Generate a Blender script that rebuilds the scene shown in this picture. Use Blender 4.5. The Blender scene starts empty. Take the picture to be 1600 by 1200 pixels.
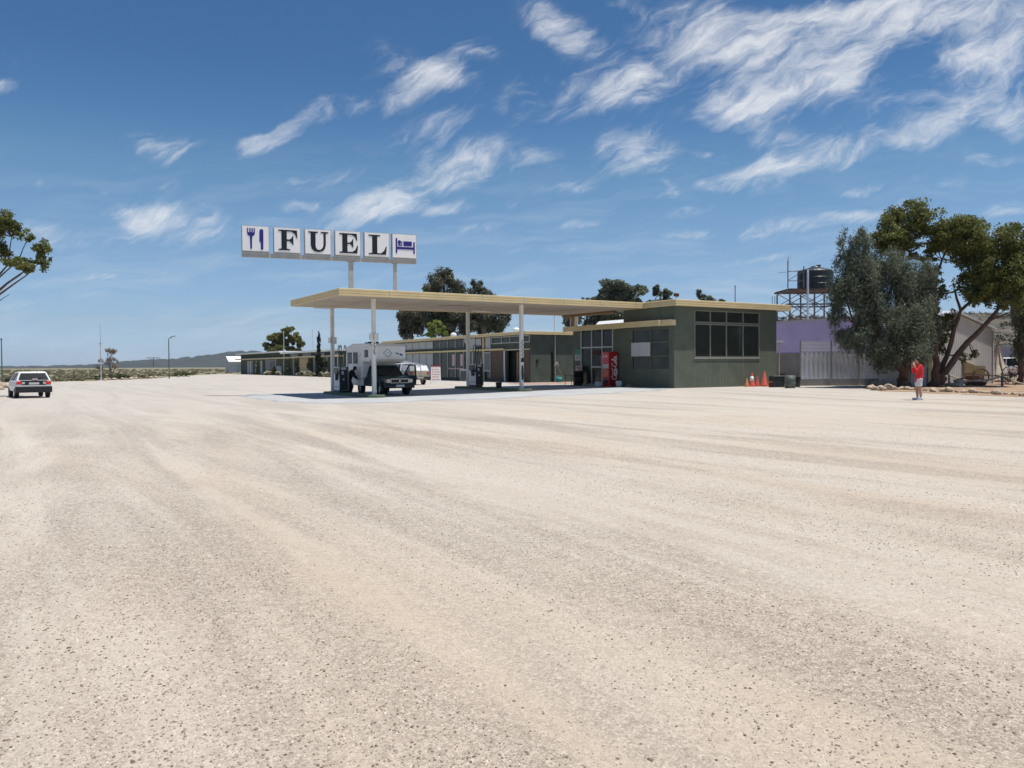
import bpy, bmesh, math, random
import numpy as np
from mathutils import Vector, Matrix
C = bpy.context.scene
COL = C.collection
R = math.radians
random.seed(7)

# ------------------------------------------------------------------ camera
F = 1230.0; H = 1.55
YAW = R(31.7); PITCH = math.atan(29.5/1230); ROLL = R(.31)
fw = Vector((math.sin(YAW)*math.cos(PITCH), math.cos(YAW)*math.cos(PITCH), -math.sin(PITCH)))
r0 = Vector((math.cos(YAW), -math.sin(YAW), 0)); u0 = r0.cross(fw)
rt = r0*math.cos(ROLL) - u0*math.sin(ROLL); up = r0*math.sin(ROLL) + u0*math.cos(ROLL)
cd = bpy.data.cameras.new('camera'); cam = bpy.data.objects.new('camera', cd); COL.objects.link(cam)
cd.sensor_width = 36; cd.lens = 36*F/1600; cd.clip_end = 20000; cd.clip_start = .1
m = Matrix.Identity(4)
for i in range(3):
    m[i][0] = rt[i]; m[i][1] = up[i]; m[i][2] = -fw[i]
m[2][3] = H
cam.matrix_world = m
C.camera = cam
C.view_settings.view_transform = 'Standard'; C.view_settings.look = 'None'
C.view_settings.exposure = 0.2; C.view_settings.gamma = 1

# ------------------------------------------------------------------ sun and sky
SUNV = Vector((1.0, -.9, 5.3)).normalized()
EL = math.asin(SUNV.z); AZ = math.atan2(SUNV.x, SUNV.y)
sd = bpy.data.lights.new('sun', 'SUN'); sd.energy = 4.8; sd.angle = R(.5); sd.color = (1, .955, .89)
so = bpy.data.objects.new('sun', sd); COL.objects.link(so)
so.rotation_euler = SUNV.to_track_quat('Z', 'Y').to_euler()

W = bpy.data.worlds.new('World'); C.world = W; W.use_nodes = True
nt = W.node_tree; N = nt.nodes; L = nt.links
for n in list(N): N.remove(n)
def nd(t, **k):
    n = N.new(t)
    for a, b in k.items(): setattr(n, a, b)
    return n
def mth(op, a, b=None, clamp=False):
    n = nd('ShaderNodeMath', operation=op); n.use_clamp = clamp
    for i, v in enumerate((a, b)):
        if v is None: continue
        if isinstance(v, (int, float)): n.inputs[i].default_value = v
        else: L.new(v, n.inputs[i])
    return n.outputs[0]
out = nd('ShaderNodeOutputWorld'); bg = nd('ShaderNodeBackground'); L.new(bg.outputs[0], out.inputs[0])
sky = nd('ShaderNodeTexSky', sky_type='NISHITA'); sky.sun_disc = False
sky.sun_elevation = EL; sky.sun_rotation = AZ; sky.altitude = 100; sky.air_density = 1.0; sky.dust_density = .6; sky.ozone_density = 2.2
tc = nd('ShaderNodeTexCoord'); DIR = tc.outputs['Generated']
def dot(vec):
    n = nd('ShaderNodeVectorMath', operation='DOT_PRODUCT'); L.new(DIR, n.inputs[0]); n.inputs[1].default_value = vec
    return n.outputs['Value']
fx = Vector((math.sin(YAW), math.cos(YAW), 0))
den = mth('MAXIMUM', dot(fx), .05)
A_ = mth('DIVIDE', dot(r0), den); B_ = mth('DIVIDE', dot((0, 0, 1)), den)
cmb = nd('ShaderNodeCombineXYZ'); L.new(A_, cmb.inputs[0]); L.new(B_, cmb.inputs[1])
P = cmb.outputs[0]
def mapping(loc, rot, sc, typ='TEXTURE', src=None):
    n = nd('ShaderNodeMapping', vector_type=typ); L.new(src or P, n.inputs[0])
    n.inputs['Location'].default_value = loc; n.inputs['Rotation'].default_value = (0, 0, rot); n.inputs['Scale'].default_value = sc
    return n.outputs[0]
def noise(vec, scale, detail, rough, dist=0.):
    n = nd('ShaderNodeTexNoise'); L.new(vec, n.inputs['Vector'])
    n.inputs['Scale'].default_value = scale; n.inputs['Detail'].default_value = detail
    n.inputs['Roughness'].default_value = rough; n.inputs['Distortion'].default_value = dist
    return n.outputs['Fac']
def gno(px, py):
    return ((px-800)/F, (570.5-py)/F)
# cirrus patches: picture-independent directions given as tangents about the sight axis
CL = [  # x, y, half-length, half-height, tilt deg, weight
 (1200,70,250,62,8,.98),(1350,55,210,75,20,.85),(1110,50,150,50,-12,.55),(1275,95,120,50,-35,.45),
 (1560,55,110,85,40,.95),(1500,95,150,30,28,.5),(890,62,78,42,-25,.72),(860,40,60,30,-30,.45),
 (745,82,60,30,-22,.5),(700,115,70,30,-28,.42),(905,150,150,38,12,.7),(990,140,80,36,18,.45),
 (1205,160,130,42,8,.78),(1150,175,70,28,12,.5),(1300,150,90,25,14,.4),(1500,172,140,34,8,.6),(1590,180,70,30,5,.55),
 (1010,240,98,46,-6,.85),(985,262,60,26,14,.5),(1100,236,50,8,0,.35),(1280,250,170,34,12,.6),(1240,225,80,26,-6,.55),(1430,220,90,30,22,.6),(1180,272,110,20,10,.6),
 (640,300,160,34,24,.72),(590,330,110,26,20,.6),(720,268,130,30,14,.5),(840,252,60,18,10,.55),(690,330,70,15,8,.5),
 (505,172,90,24,14,.34),(590,145,110,30,22,.30),(660,110,90,30,-20,.38),(640,150,90,22,14,.3),
 (262,225,78,34,-6,.72),(420,220,58,24,14,.68),(268,288,36,18,0,.55),(262,345,110,42,-6,.95),(230,330,60,24,0,.5),
 (100,366,110,26,-6,.5),(20,130,46,14,-4,.5),(15,75,50,30,0,.22),(58,290,18,12,0,.4),(100,291,14,9,0,.3),(162,290,22,11,0,.35),
 (505,285,66,24,10,.5),(474,326,40,16,6,.6),(170,428,70,13,0,.35),(270,418,55,11,8,.32),(680,205,70,30,16,.35),(700,250,90,26,10,.3),
 (1260,356,170,18,5,.62),(1380,340,100,13,6,.5),(1190,302,50,15,0,.5),(1330,305,40,10,5,.4),(1075,335,60,14,18,.5),(1045,296,24,16,0,.45),
 (890,290,60,16,10,.35),(910,355,50,14,6,.42),(760,362,60,18,10,.36),(800,318,50,18,10,.3),(1040,310,40,14,20,.35),
 (870,395,140,8,2,.3),(1150,410,120,9,5,.4),(940,408,50,7,2,.35),(1580,330,60,16,5,.45),(1560,245,80,14,4,.35),(960,5,60,16,-10,.4),(1480,20,120,40,15,.5),
 (1330,170,420,260,10,.13),(700,230,320,190,20,.13),(470,385,50,9,4,.3),(1080,372,80,12,8,.3),(1400,300,110,16,6,.25)]
acc = None
wn1 = nd('ShaderNodeTexNoise'); L.new(P, wn1.inputs['Vector']); wn1.inputs['Scale'].default_value = 7; wn1.inputs['Detail'].default_value = 5
wv = nd('ShaderNodeVectorMath', operation='SUBTRACT'); L.new(wn1.outputs['Color'], wv.inputs[0]); wv.inputs[1].default_value = (.5, .5, .5)
ws = nd('ShaderNodeVectorMath', operation='SCALE'); L.new(wv.outputs[0], ws.inputs[0]); ws.inputs['Scale'].default_value = .06
wa = nd('ShaderNodeVectorMath', operation='ADD'); L.new(P, wa.inputs[0]); L.new(ws.outputs[0], wa.inputs[1])
PW = wa.outputs[0]
wn2 = nd('ShaderNodeTexNoise'); L.new(mapping((0, 0, 0), R(20), (1, .6, 1), 'TEXTURE', PW), wn2.inputs['Vector']); wn2.inputs['Scale'].default_value = 20; wn2.inputs['Detail'].default_value = 4
wv2 = nd('ShaderNodeVectorMath', operation='SUBTRACT'); L.new(wn2.outputs['Color'], wv2.inputs[0]); wv2.inputs[1].default_value = (.5, .5, .5)
ws2 = nd('ShaderNodeVectorMath', operation='SCALE'); L.new(wv2.outputs[0], ws2.inputs[0]); ws2.inputs['Scale'].default_value = .032
wa2 = nd('ShaderNodeVectorMath', operation='ADD'); L.new(PW, wa2.inputs[0]); L.new(ws2.outputs[0], wa2.inputs[1])
PF = wa2.outputs[0]
for (x, y, a, b, tl, wt) in CL:
    wt *= 1.12 if .25 < wt < .5 else .9
    gx, gy = gno(x, y)
    v = mapping((gx, gy, 0), R(tl), (a*1.32/F, b*1.36/F, 1), src=PW)
    ln = nd('ShaderNodeVectorMath', operation='LENGTH'); L.new(v, ln.inputs[0])
    mr = nd('ShaderNodeMapRange', interpolation_type='SMOOTHSTEP'); L.new(ln.outputs['Value'], mr.inputs['Value'])
    mr.inputs['From Min'].default_value = 1.0; mr.inputs['From Max'].default_value = .0
    mr.inputs['To Min'].default_value = 0; mr.inputs['To Max'].default_value = wt
    acc = mr.outputs[0] if acc is None else mth('ADD', acc, mr.outputs[0])
wisp = noise(mapping((0, 0, 0), R(22), (1, .42, 1), 'TEXTURE', PF), 9, 10, .6, .35)
wisp2 = noise(mapping((3, 1, 0), R(30), (1, .24, 1), 'TEXTURE', PF), 20, 9, .62, .3)
big = noise(P, 5, 4, .5)
tex = mth('ADD', mth('MULTIPLY', wisp, .62), mth('MULTIPLY', wisp2, .38))
dens = mth('ADD', mth('MULTIPLY', mth('MINIMUM', acc, .92), .92), mth('MULTIPLY', mth('SUBTRACT', tex, .5), 3.3))
mrd = nd('ShaderNodeMapRange', interpolation_type='SMOOTHSTEP'); L.new(dens, mrd.inputs['Value'])
mrd.inputs['From Min'].default_value = .1; mrd.inputs['From Max'].default_value = 1.58; mrd.inputs['To Max'].default_value = .92
cover = mth('MULTIPLY', mrd.outputs[0], mth('MINIMUM', mth('MULTIPLY', acc, 3.0), 1.0))
# thin veil low over the horizon
veil = mth('MULTIPLY', mth('SUBTRACT', noise(mapping((0, 0, 0), R(4), (1, .12, 1), 'TEXTURE', PW), 5, 7, .6), .48), .9, True)
vm = nd('ShaderNodeMapRange'); L.new(B_, vm.inputs['Value']); vm.inputs['From Min'].default_value = .3; vm.inputs['From Max'].default_value = .1
cover2 = mth('MAXIMUM', cover, mth('MULTIPLY', veil, vm.outputs[0]))
# elevation tint of the sky
sz = nd('ShaderNodeSeparateXYZ'); L.new(DIR, sz.inputs[0])
cr = nd('ShaderNodeValToRGB'); L.new(sz.outputs[2], cr.inputs[0])
SKYRAMP = [(0.0, (.455, .64, 1.0)), (.0115, (.451, .615, .974)), (.0523, (.425, .515, .703)), (.1288, (.435, .521, .619)), (.2308, (.375, .509, .573)), (.2856, (.279, .431, .542)), (.3452, (.234, .389, .503)), (1.0, (.22, .37, .49))]
el = cr.color_ramp.elements
el[0].position = SKYRAMP[0][0]; el[0].color = (*SKYRAMP[0][1], 1)
el[1].position = SKYRAMP[-1][0]; el[1].color = (*SKYRAMP[-1][1], 1)
for p_, c_ in SKYRAMP[1:-1]:
    e = el.new(p_); e.color = (*c_, 1)
tint = nd('ShaderNodeMix', data_type='RGBA', blend_type='MULTIPLY'); tint.inputs['Factor'].default_value = 1
L.new(sky.outputs[0], tint.inputs['A']); L.new(cr.outputs[0], tint.inputs['B'])
SKYS = .15
mixc = nd('ShaderNodeMix', data_type='RGBA'); L.new(cover2, mixc.inputs['Factor'])
L.new(tint.outputs['Result'], mixc.inputs['A']); mixc.inputs['B'].default_value = (.76/SKYS, .77/SKYS, .79/SKYS, 1)
L.new(mixc.outputs['Result'], bg.inputs['Color']); bg.inputs['Strength'].default_value = SKYS

# ------------------------------------------------------------------ measuring helpers
def ray(px, py): return fw + rt*((px-800)/F) + up*((600-py)/F)
def S01(t): t = max(0., min(1., t)); return t*t*(3-2*t)
def gz(x, y): return .12*S01((x-18)/14)*S01((y-20)/10)-.085*math.exp(-((x-14)/7)**2-((y-40)/12)**2)
def at(px, py, z=0.):
    d = ray(px, py); t = (z-H)/d.z; return Vector((d.x*t, d.y*t, z))
def G(px, py):                                   # point of the ground in that direction
    z = 0.
    for _ in range(6): p = at(px, py, z); z = gz(p.x, p.y)
    return at(px, py, z)
def atd(px, py, t): d = ray(px, py); return Vector((d.x*t, d.y*t, H+d.z*t))
def YX(px, X, py=560): d = ray(px, py); return d.y*X/d.x     # Y on the plane X
def XY(px, Y, py=560): d = ray(px, py); return d.x*Y/d.y

# ------------------------------------------------------------------ materials
def newmat(name):
    mt = bpy.data.materials.new(name); mt.use_nodes = True
    return mt, mt.node_tree.nodes, mt.node_tree.links, mt.node_tree.nodes['Principled BSDF']
def M(name, col, rough=.75, metal=0., var=.18, scale=2.5, stain=0., stcol=(.12, .07, .04), bump=0., bscale=60, spec=.4):
    mt, n, l, b = newmat(name)
    t = n.new('ShaderNodeTexCoord')
    nz = n.new('ShaderNodeTexNoise'); nz.inputs['Scale'].default_value = scale; nz.inputs['Detail'].default_value = 6; nz.inputs['Roughness'].default_value = .65
    l.new(t.outputs['Object'], nz.inputs['Vector'])
    mr = n.new('ShaderNodeMapRange'); l.new(nz.outputs['Fac'], mr.inputs['Value'])
    mr.inputs['From Min'].default_value = .3; mr.inputs['From Max'].default_value = .7
    mr.inputs['To Min'].default_value = 1-var; mr.inputs['To Max'].default_value = 1+var
    mx = n.new('ShaderNodeVectorMath'); mx.operation = 'SCALE'; mx.inputs[0].default_value = col[:3]; l.new(mr.outputs[0], mx.inputs['Scale'])
    cout = mx.outputs[0]
    if stain:
        n2 = n.new('ShaderNodeTexNoise'); n2.inputs['Scale'].default_value = scale*1.7; n2.inputs['Detail'].default_value = 8; n2.inputs['Roughness'].default_value = .7
        mp = n.new('ShaderNodeMapping'); mp.inputs['Scale'].default_value = (1, 1, .35); mp.inputs['Location'].default_value = (3, 7, 1)
        l.new(t.outputs['Object'], mp.inputs[0]); l.new(mp.outputs[0], n2.inputs['Vector'])
        m2 = n.new('ShaderNodeMapRange'); l.new(n2.outputs['Fac'], m2.inputs['Value'])
        m2.inputs['From Min'].default_value = .56; m2.inputs['From Max'].default_value = .74; m2.inputs['To Max'].default_value = stain
        mm = n.new('ShaderNodeMix'); mm.data_type = 'RGBA'; l.new(m2.outputs[0], mm.inputs['Factor']); l.new(cout, mm.inputs['A'])
        mm.inputs['B'].default_value = (*stcol, 1); cout = mm.outputs['Result']
    l.new(cout, b.inputs['Base Color'])
    b.inputs['Roughness'].default_value = rough; b.inputs['Metallic'].default_value = metal
    b.inputs['Specular IOR Level'].default_value = spec
    if bump:
        n3 = n.new('ShaderNodeTexNoise'); n3.inputs['Scale'].default_value = bscale; n3.inputs['Detail'].default_value = 4
        l.new(t.outputs['Object'], n3.inputs['Vector'])
        bp = n.new('ShaderNodeBump'); bp.inputs['Strength'].default_value = bump; bp.inputs['Distance'].default_value = .02
        l.new(n3.outputs['Fac'], bp.inputs['Height']); l.new(bp.outputs[0], b.inputs['Normal'])
    return mt
def glassmat(name, tintc=(.16, .18, .18), gloss=.12, see=.55, base_col=(.012, .014, .015)):
    mt, n, l, b = newmat(name)
    o = n['Material Output']
    tr = n.new('ShaderNodeBsdfTransparent'); tr.inputs[0].default_value = (*tintc, 1)
    b.inputs['Base Color'].default_value = (*base_col, 1); b.inputs['Roughness'].default_value = .06
    mx = n.new('ShaderNodeMixShader'); mx.inputs[0].default_value = see
    l.new(b.outputs[0], mx.inputs[1]); l.new(tr.outputs[0], mx.inputs[2]); l.new(mx.outputs[0], o.inputs[0])
    return mt
def leafmat(name, c1, c2, trans=.25):
    mt, n, l, b = newmat(name)
    o = n['Material Output']
    at_ = n.new('ShaderNodeAttribute'); at_.attribute_name = 'tone'
    mx = n.new('ShaderNodeMix'); mx.data_type = 'RGBA'; l.new(at_.outputs['Fac'], mx.inputs['Factor'])
    mx.inputs['A'].default_value = (*c1, 1); mx.inputs['B'].default_value = (*c2, 1)
    l.new(mx.outputs['Result'], b.inputs['Base Color']); b.inputs['Roughness'].default_value = .55; b.inputs['Specular IOR Level'].default_value = .3
    tl = n.new('ShaderNodeBsdfTranslucent'); l.new(mx.outputs['Result'], tl.inputs[0])
    ms = n.new('ShaderNodeMixShader'); ms.inputs[0].default_value = trans
    l.new(b.outputs[0], ms.inputs[1]); l.new(tl.outputs[0], ms.inputs[2]); l.new(ms.outputs[0], o.inputs[0])
    return mt
MT = dict(
 green=M('green_render', (.112, .128, .096), .9, var=.16, scale=1.3, bump=.5, bscale=18, stain=.5, stcol=(.16, .16, .12)),
 dgreen=M('dark_green_render', (.075, .092, .075), .9, var=.2, scale=1.3, bump=.4, bscale=18),
 cream=M('cream_fascia_paint', (.66, .525, .29), .6, var=.08, scale=1.2, stain=.18, stcol=(.34, .22, .1)),
 paleyellow=M('pale_yellow_paint', (.56, .46, .27), .6, var=.1, scale=2),
 soffit=M('soffit_sheet', (.47, .40, .32), .8, var=.1, scale=.8, stain=.45, stcol=(.26, .18, .12)),
 roofing=M('roof_sheet', (.42, .42, .4), .55, var=.15, scale=.7),
 white=M('white_paint', (.78, .78, .76), .45, var=.06, scale=2),
 postw=M('post_paint', (.74, .72, .66), .5, var=.1, scale=2.2, stain=.6, stcol=(.28, .2, .13)),
 offw=M('off_white_board', (.5, .5, .5), .6, var=.08),
 camper=M('camper_shell', (.86, .85, .81), .45, var=.05, scale=1.2, stain=.2, stcol=(.35, .33, .3)),
 greenfr=M('dull_green_frame', (.20, .205, .165), .6, var=.1),
 alu=M('aluminium_frame', (.42, .42, .4), .45, .3, var=.08),
 steel=M('grey_steel', (.28, .27, .25), .5, .4, var=.15, stain=.4),
 galv=M('galvanised_sheet', (.60, .61, .64), .42, .45, var=.16, scale=1.1, stain=.35, stcol=(.30, .27, .25)),
 brick=M('brown_brick', (.12, .085, .06), .9, var=.2, scale=6, bump=.6, bscale=14),
 black=M('black_plastic', (.015, .016, .017), .5, var=.2),
 rubber=M('tyre_rubber', (.02, .02, .02), .85, var=.2),
 dark=M('dark_interior', (.03, .028, .025), .9, var=.3, scale=2),
 glass=glassmat('window_glass', (.6, .65, .62), .1, .5, (.062, .068, .06)),  # base colour lifted in place of reflected light on the panes
 dglass=glassmat('car_glass', (.12, .13, .13), .1, .35),
 curtain=M('pale_curtain_panel', (.40, .43, .45), .8, var=.1, scale=3),
 bluegl=M('blue_grey_glass', (.042, .048, .045), .2, var=.4, scale=.9, spec=.3),
 hgreen=M('bottle_green_paint', (.008, .036, .036), .36, var=.1, scale=1, spec=.3),
 wcar=M('white_car_paint', (.66, .66, .66), .25, var=.04, spec=.6),
 beige=M('dusty_beige_paint', (.42, .38, .3), .4, var=.08),
 red=M('red_plastic', (.42, .018, .02), .4, var=.1),
 lampred=M('tail_lamp_red', (.65, .03, .02), .25, var=.1),
 coke=M('vending_red', (.34, .009, .014), .35, var=.08, spec=.5),
 orange=M('cone_orange', (.56, .22, .10), .7, var=.2, scale=8),
 conered=M('cone_red', (.50, .085, .06), .7, var=.2, scale=8),
 lamp=M('headlamp_lens', (.75, .68, .55), .15, var=.1),
 chrome=M('chrome_trim', (.55, .55, .55), .2, .9, var=.05),
 plate=M('number_plate', (.5, .52, .5), .5, var=.2, scale=30),
 kerb=M('kerb_green', (.13, .17, .11), .85, var=.25, scale=2, stain=.4, stcol=(.3, .3, .26), bump=.4),
 signw=M('sign_white', (.90, .89, .88), .35, var=.03),
 ink=M('sign_black_ink', (.012, .016, .022), .4, var=.1),
 blue=M('sign_blue_ink', (.03, .025, .22), .4, var=.1),
 rail=M('sign_rail_grey', (.42, .41, .38), .6, var=.12, stain=.4),
 purple=M('purple_paint', (.46, .385, .60), .6, var=.12, scale=.8, stain=.3, stcol=(.3, .27, .38)),
 fibro=M('grey_fibro', (.22, .21, .2), .85, var=.15, scale=1.2),
 corr=M('pale_corrugated_steel', (.50, .47, .44), .5, .1, var=.08, scale=1, stain=.2, stcol=(.4, .36, .32)),
 wood=M('weathered_wood', (.26, .19, .13), .85, var=.3, scale=4, bump=.5, bscale=25),
 wood2=M('old_yellow_timber', (.36, .28, .13), .85, var=.25, scale=4),
 rust=M('rusty_iron', (.11, .058, .042), .9, var=.35, scale=5),
 canvas=M('weathered_hide', (.48, .44, .36), .9, var=.25, scale=3, stain=.7, stcol=(.2, .11, .06)),
 rock=M('limestone', (.42, .335, .25), .95, var=.25, scale=4, stain=.5, stcol=(.34, .2, .12), bump=.8, bscale=9),
 bark=M('gum_bark', (.12, .075, .05), .95, var=.35, scale=5, bump=.8, bscale=20),
 greybark=M('grey_bark', (.16, .13, .11), .95, var=.3, scale=5, bump=.8, bscale=20),
 skin=M('skin', (.46, .27, .19), .6, var=.06, scale=10),
 hair=M('dark_hair', (.02, .014, .01), .6, var=.3, scale=30),
 redshirt=M('red_cloth', (.62, .03, .035), .85, var=.12, scale=8),
 shorts=M('white_cloth', (.66, .66, .68), .85, var=.06, scale=8),
 darkcl=M('dark_cloth', (.025, .024, .026), .9, var=.25, scale=8),
 maroon=M('maroon_cloth', (.10, .03, .03), .9, var=.2, scale=8),
 teal=M('teal_plastic', (.03, .24, .24), .5, var=.1),
 pinkw=M('pink_board', (.55, .4, .4), .7, var=.1),
 posterm=M('poster_print', (.12, .11, .13), .4, var=.6, scale=9),
 signgreen=M('green_sign', (.02, .2, .11), .5, var=.1),
 rope=M('pale_rope', (.45, .38, .29), .9, var=.2, scale=10),
 green_post=M('green_post_paint', (.08, .13, .11), .5, var=.1),
 terrac=M('white_pot', (.62, .62, .62), .7, var=.12, scale=6),
 drum=M('dull_green_drum', (.10, .115, .10), .6, .2, var=.3, scale=4),
 tank=M('black_tank_poly', (.018, .028, .028), .45, var=.2),
 tower=M('tower_steel', (.15, .125, .12), .7, .2, var=.35, scale=3),
)

# ------------------------------------------------------------------ mesh builder
def root_loc(o):
    v = Vector((0, 0, 0))
    while o is not None: v = v + Vector(o.location); o = o.parent
    return v
def tagset(o, label=None, cat=None, group=None, kind=None):
    if label: o['label'] = label
    if cat: o['category'] = cat
    if group: o['group'] = group
    if kind: o['kind'] = kind
    return o
def T(name, label, cat, loc=(0, 0, 0), rz=0., group=None):
    o = bpy.data.objects.new(name, None); COL.objects.link(o); o.empty_display_size = .3
    o.location = loc; o.rotation_euler = (0, 0, rz)
    return tagset(o, label, cat, group)
class MB:
    def __init__(s): s.v = []; s.f = []
    def add(s, vs, fs):
        k = len(s.v); s.v += [tuple(p) for p in vs]; s.f += [tuple(i+k for i in f) for f in fs]; return s
    def box(s, x0, x1, y0, y1, z0, z1):
        vs = [(x, y, z) for z in (z0, z1) for y in (y0, y1) for x in (x0, x1)]
        return s.add(vs, [(0, 2, 3, 1), (4, 5, 7, 6), (0, 1, 5, 4), (2, 6, 7, 3), (0, 4, 6, 2), (1, 3, 7, 5)])
    def obox(s, c, ax, ay, az):                    # centre and three half axes
        c, ax, ay, az = map(Vector, (c, ax, ay, az))
        vs = [c+ax*i+ay*j+az*k for k in (-1, 1) for j in (-1, 1) for i in (-1, 1)]
        return s.add(vs, [(0, 2, 3, 1), (4, 5, 7, 6), (0, 1, 5, 4), (2, 6, 7, 3), (0, 4, 6, 2), (1, 3, 7, 5)])
    def beam(s, p, q, w, h=None):
        p, q = Vector(p), Vector(q); d = q-p; h = h or w
        a = d.cross(Vector((0, 0, 1)))
        if a.length < 1e-6: a = Vector((1, 0, 0))
        a.normalize(); b = d.cross(a).normalized()
        return s.obox((p+q)/2, d/2, a*(w/2), b*(h/2))
    def prism(s, poly, ext):
        e = Vector(ext); n = len(poly); a = [Vector(p) for p in poly]
        return s.add(a+[p+e for p in a], [tuple(range(n)), tuple(range(2*n-1, n-1, -1))]+[(i, i+n, (i+1) % n+n, (i+1) % n) for i in range(n)])
    def loft(s, rings, close=True, caps=True):
        n = len(rings[0]); vs = [p for r in rings for p in r]; fs = []
        for k in range(len(rings)-1):
            for i in range(n if close else n-1):
                j = (i+1) % n; fs.append((k*n+i, k*n+j, (k+1)*n+j, (k+1)*n+i))
        if caps and close:
            fs.append(tuple(range(n-1, -1, -1))); fs.append(tuple(range((len(rings)-1)*n, len(rings)*n)))
        return s.add(vs, fs)
    def tube(s, pts, rads, n=7):
        pts = [Vector(p) for p in pts]
        if isinstance(rads, (int, float)): rads = [rads]*len(pts)
        rings = []; ref = Vector((.31, .17, .93))
        for i, p in enumerate(pts):
            d = (pts[min(i+1, len(pts)-1)]-pts[max(i-1, 0)])
            if d.length < 1e-9: d = Vector((0, 0, 1))
            d.normalize(); a = d.cross(ref)
            if a.length < .05: a = d.cross(Vector((1, 0, 0)))
            a.normalize(); b = d.cross(a)
            rings.append([p+(a*math.cos(2*math.pi*k/n)+b*math.sin(2*math.pi*k/n))*rads[i] for k in range(n)])
        return s.loft(rings)
    def lathe(s, prof, c=(0, 0, 0), n=14):
        c = Vector(c)
        return s.loft([[c+Vector((r*math.cos(2*math.pi*k/n), r*math.sin(2*math.pi*k/n), z)) for k in range(n)] for r, z in prof])
    def cyl(s, p, q, r, n=14): return s.tube([p, q], [r, r], n)
    def ball(s, c, rx, ry=None, rz=None, n=10, m=7):
        ry = ry or rx; rz = rz or rx; c = Vector(c)
        return s.loft([[c+Vector((rx*math.sin(t)*math.cos(2*math.pi*k/n), ry*math.sin(t)*math.sin(2*math.pi*k/n), -rz*math.cos(t))) for k in range(n)]
                       for t in [math.pi*(.04+.92*i/(m-1)) for i in range(m)]])
    def build(s, name, mat, parent=None, world=False, smooth=False, label=None, cat=None, group=None, kind=None, bevel=0., loc=None, recalc=True):
        me = bpy.data.meshes.new(name)
        off = Vector((0, 0, 0))
        if world and parent is not None: off = root_loc(parent)
        if loc is not None: off = Vector(loc)
        me.from_pydata([tuple(Vector(p)-off) for p in s.v], [], s.f)
        if recalc:
            bm = bmesh.new(); bm.from_mesh(me); bmesh.ops.recalc_face_normals(bm, faces=bm.faces); bm.to_mesh(me); bm.free()
        if smooth: me.polygons.foreach_set('use_smooth', [True]*len(me.polygons))
        me.materials.append(MT[mat] if isinstance(mat, str) else mat)
        o = bpy.data.objects.new(name, me); COL.objects.link(o)
        if parent is not None: o.parent = parent
        if loc is not None: o.location = loc
        if bevel:
            b = o.modifiers.new('bevel', 'BEVEL'); b.width = bevel; b.segments = 2; b.limit_method = 'ANGLE'
        return tagset(o, label, cat, group, kind)
def copy_tree(o, parent=None):
    c = o.copy(); COL.objects.link(c)
    if parent is not None: c.parent = parent
    for ch in list(o.children): copy_tree(ch, c)
    return c
def ring_fascia(x0, x1, y0, y1, z0, h, out=.03, ribs=3):
    prof = [(0, 0)]
    for k in range(ribs):
        a = h*k/ribs; b = h*(k+1)/ribs
        prof += [(out, a+.012), (out, b-.05*h), (0, b-.02*h)]
    prof.append((-.02, h)); rings = []
    for o_, z in prof:
        rings.append([(x0-o_, y0-o_, z0+z), (x1+o_, y0-o_, z0+z), (x1+o_, y1+o_, z0+z), (x0-o_, y1+o_, z0+z)])
    mb = MB(); mb.loft(rings, caps=False); return mb
def wall_holes(mb, axis, pos, t, a0, a1, z0, z1, holes):
    """a wall slab on plane axis=pos (t thick towards +axis) from a0 to a1, with rectangular openings"""
    As = sorted({a0, a1, *[min(max(v, a0), a1) for h in holes for v in h[:2]]}); Zs = sorted({z0, z1, *[min(max(v, z0), z1) for h in holes for v in h[2:]]})
    for i in range(len(As)-1):
        for j in range(len(Zs)-1):
            ca = (As[i]+As[i+1])/2; cz = (Zs[j]+Zs[j+1])/2
            if any(h[0] < ca < h[1] and h[2] < cz < h[3] for h in holes): continue
            if axis == 'x': mb.box(pos, pos+t, As[i], As[i+1], Zs[j], Zs[j+1])
            else: mb.box(As[i], As[i+1], pos, pos+t, Zs[j], Zs[j+1])
def window(parent, axis, pos, As, Zs, fr='alu', gl='glass', w=.06, depth=.1, name='window', inset=.04, panes=True):
    """framed window with mullions at As and rails at Zs; glass a sub-part"""
    f = MB(); g = MB(); e = w/2
    def bx(mb, a0, a1, z0, z1, d0, d1):
        if axis == 'x': mb.box(pos+d0, pos+d1, a0, a1, z0, z1)
        else: mb.box(a0, a1, pos+d0, pos+d1, z0, z1)
    for a in As: bx(f, a-e, a+e, Zs[0]-e, Zs[-1]+e, -.025, depth)
    for z in Zs:
        for i in range(len(As)-1): bx(f, As[i]+e, As[i+1]-e, z-e, z+e, -.022, depth-.003)
    o = f.build(name, fr, parent, world=True)
    if panes:
        bx(g, As[0], As[-1], Zs[0], Zs[-1], inset, inset+.012)
        g.build('pane', gl, o, world=True)
    return o
def ribbon_text(mb, strokes, org, eu, ev, en, w, th=.006):
    k = 0
    for st in strokes:
        for i in range(len(st)-1):
            a = Vector(org)+Vector(eu)*st[i][0]+Vector(ev)*st[i][1]; b = Vector(org)+Vector(eu)*st[i+1][0]+Vector(ev)*st[i+1][1]
            d = (b-a)
            if d.length < 1e-6: continue
            nrm = Vector(en); sdv = d.normalized().cross(nrm)
            k += 1; hh = th+.0004*(k % 7)
            mb.obox((a+b)/2+nrm*(hh/2), d/2+d.normalized()*w*.3, sdv*w/2, nrm*(hh/2))

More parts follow.
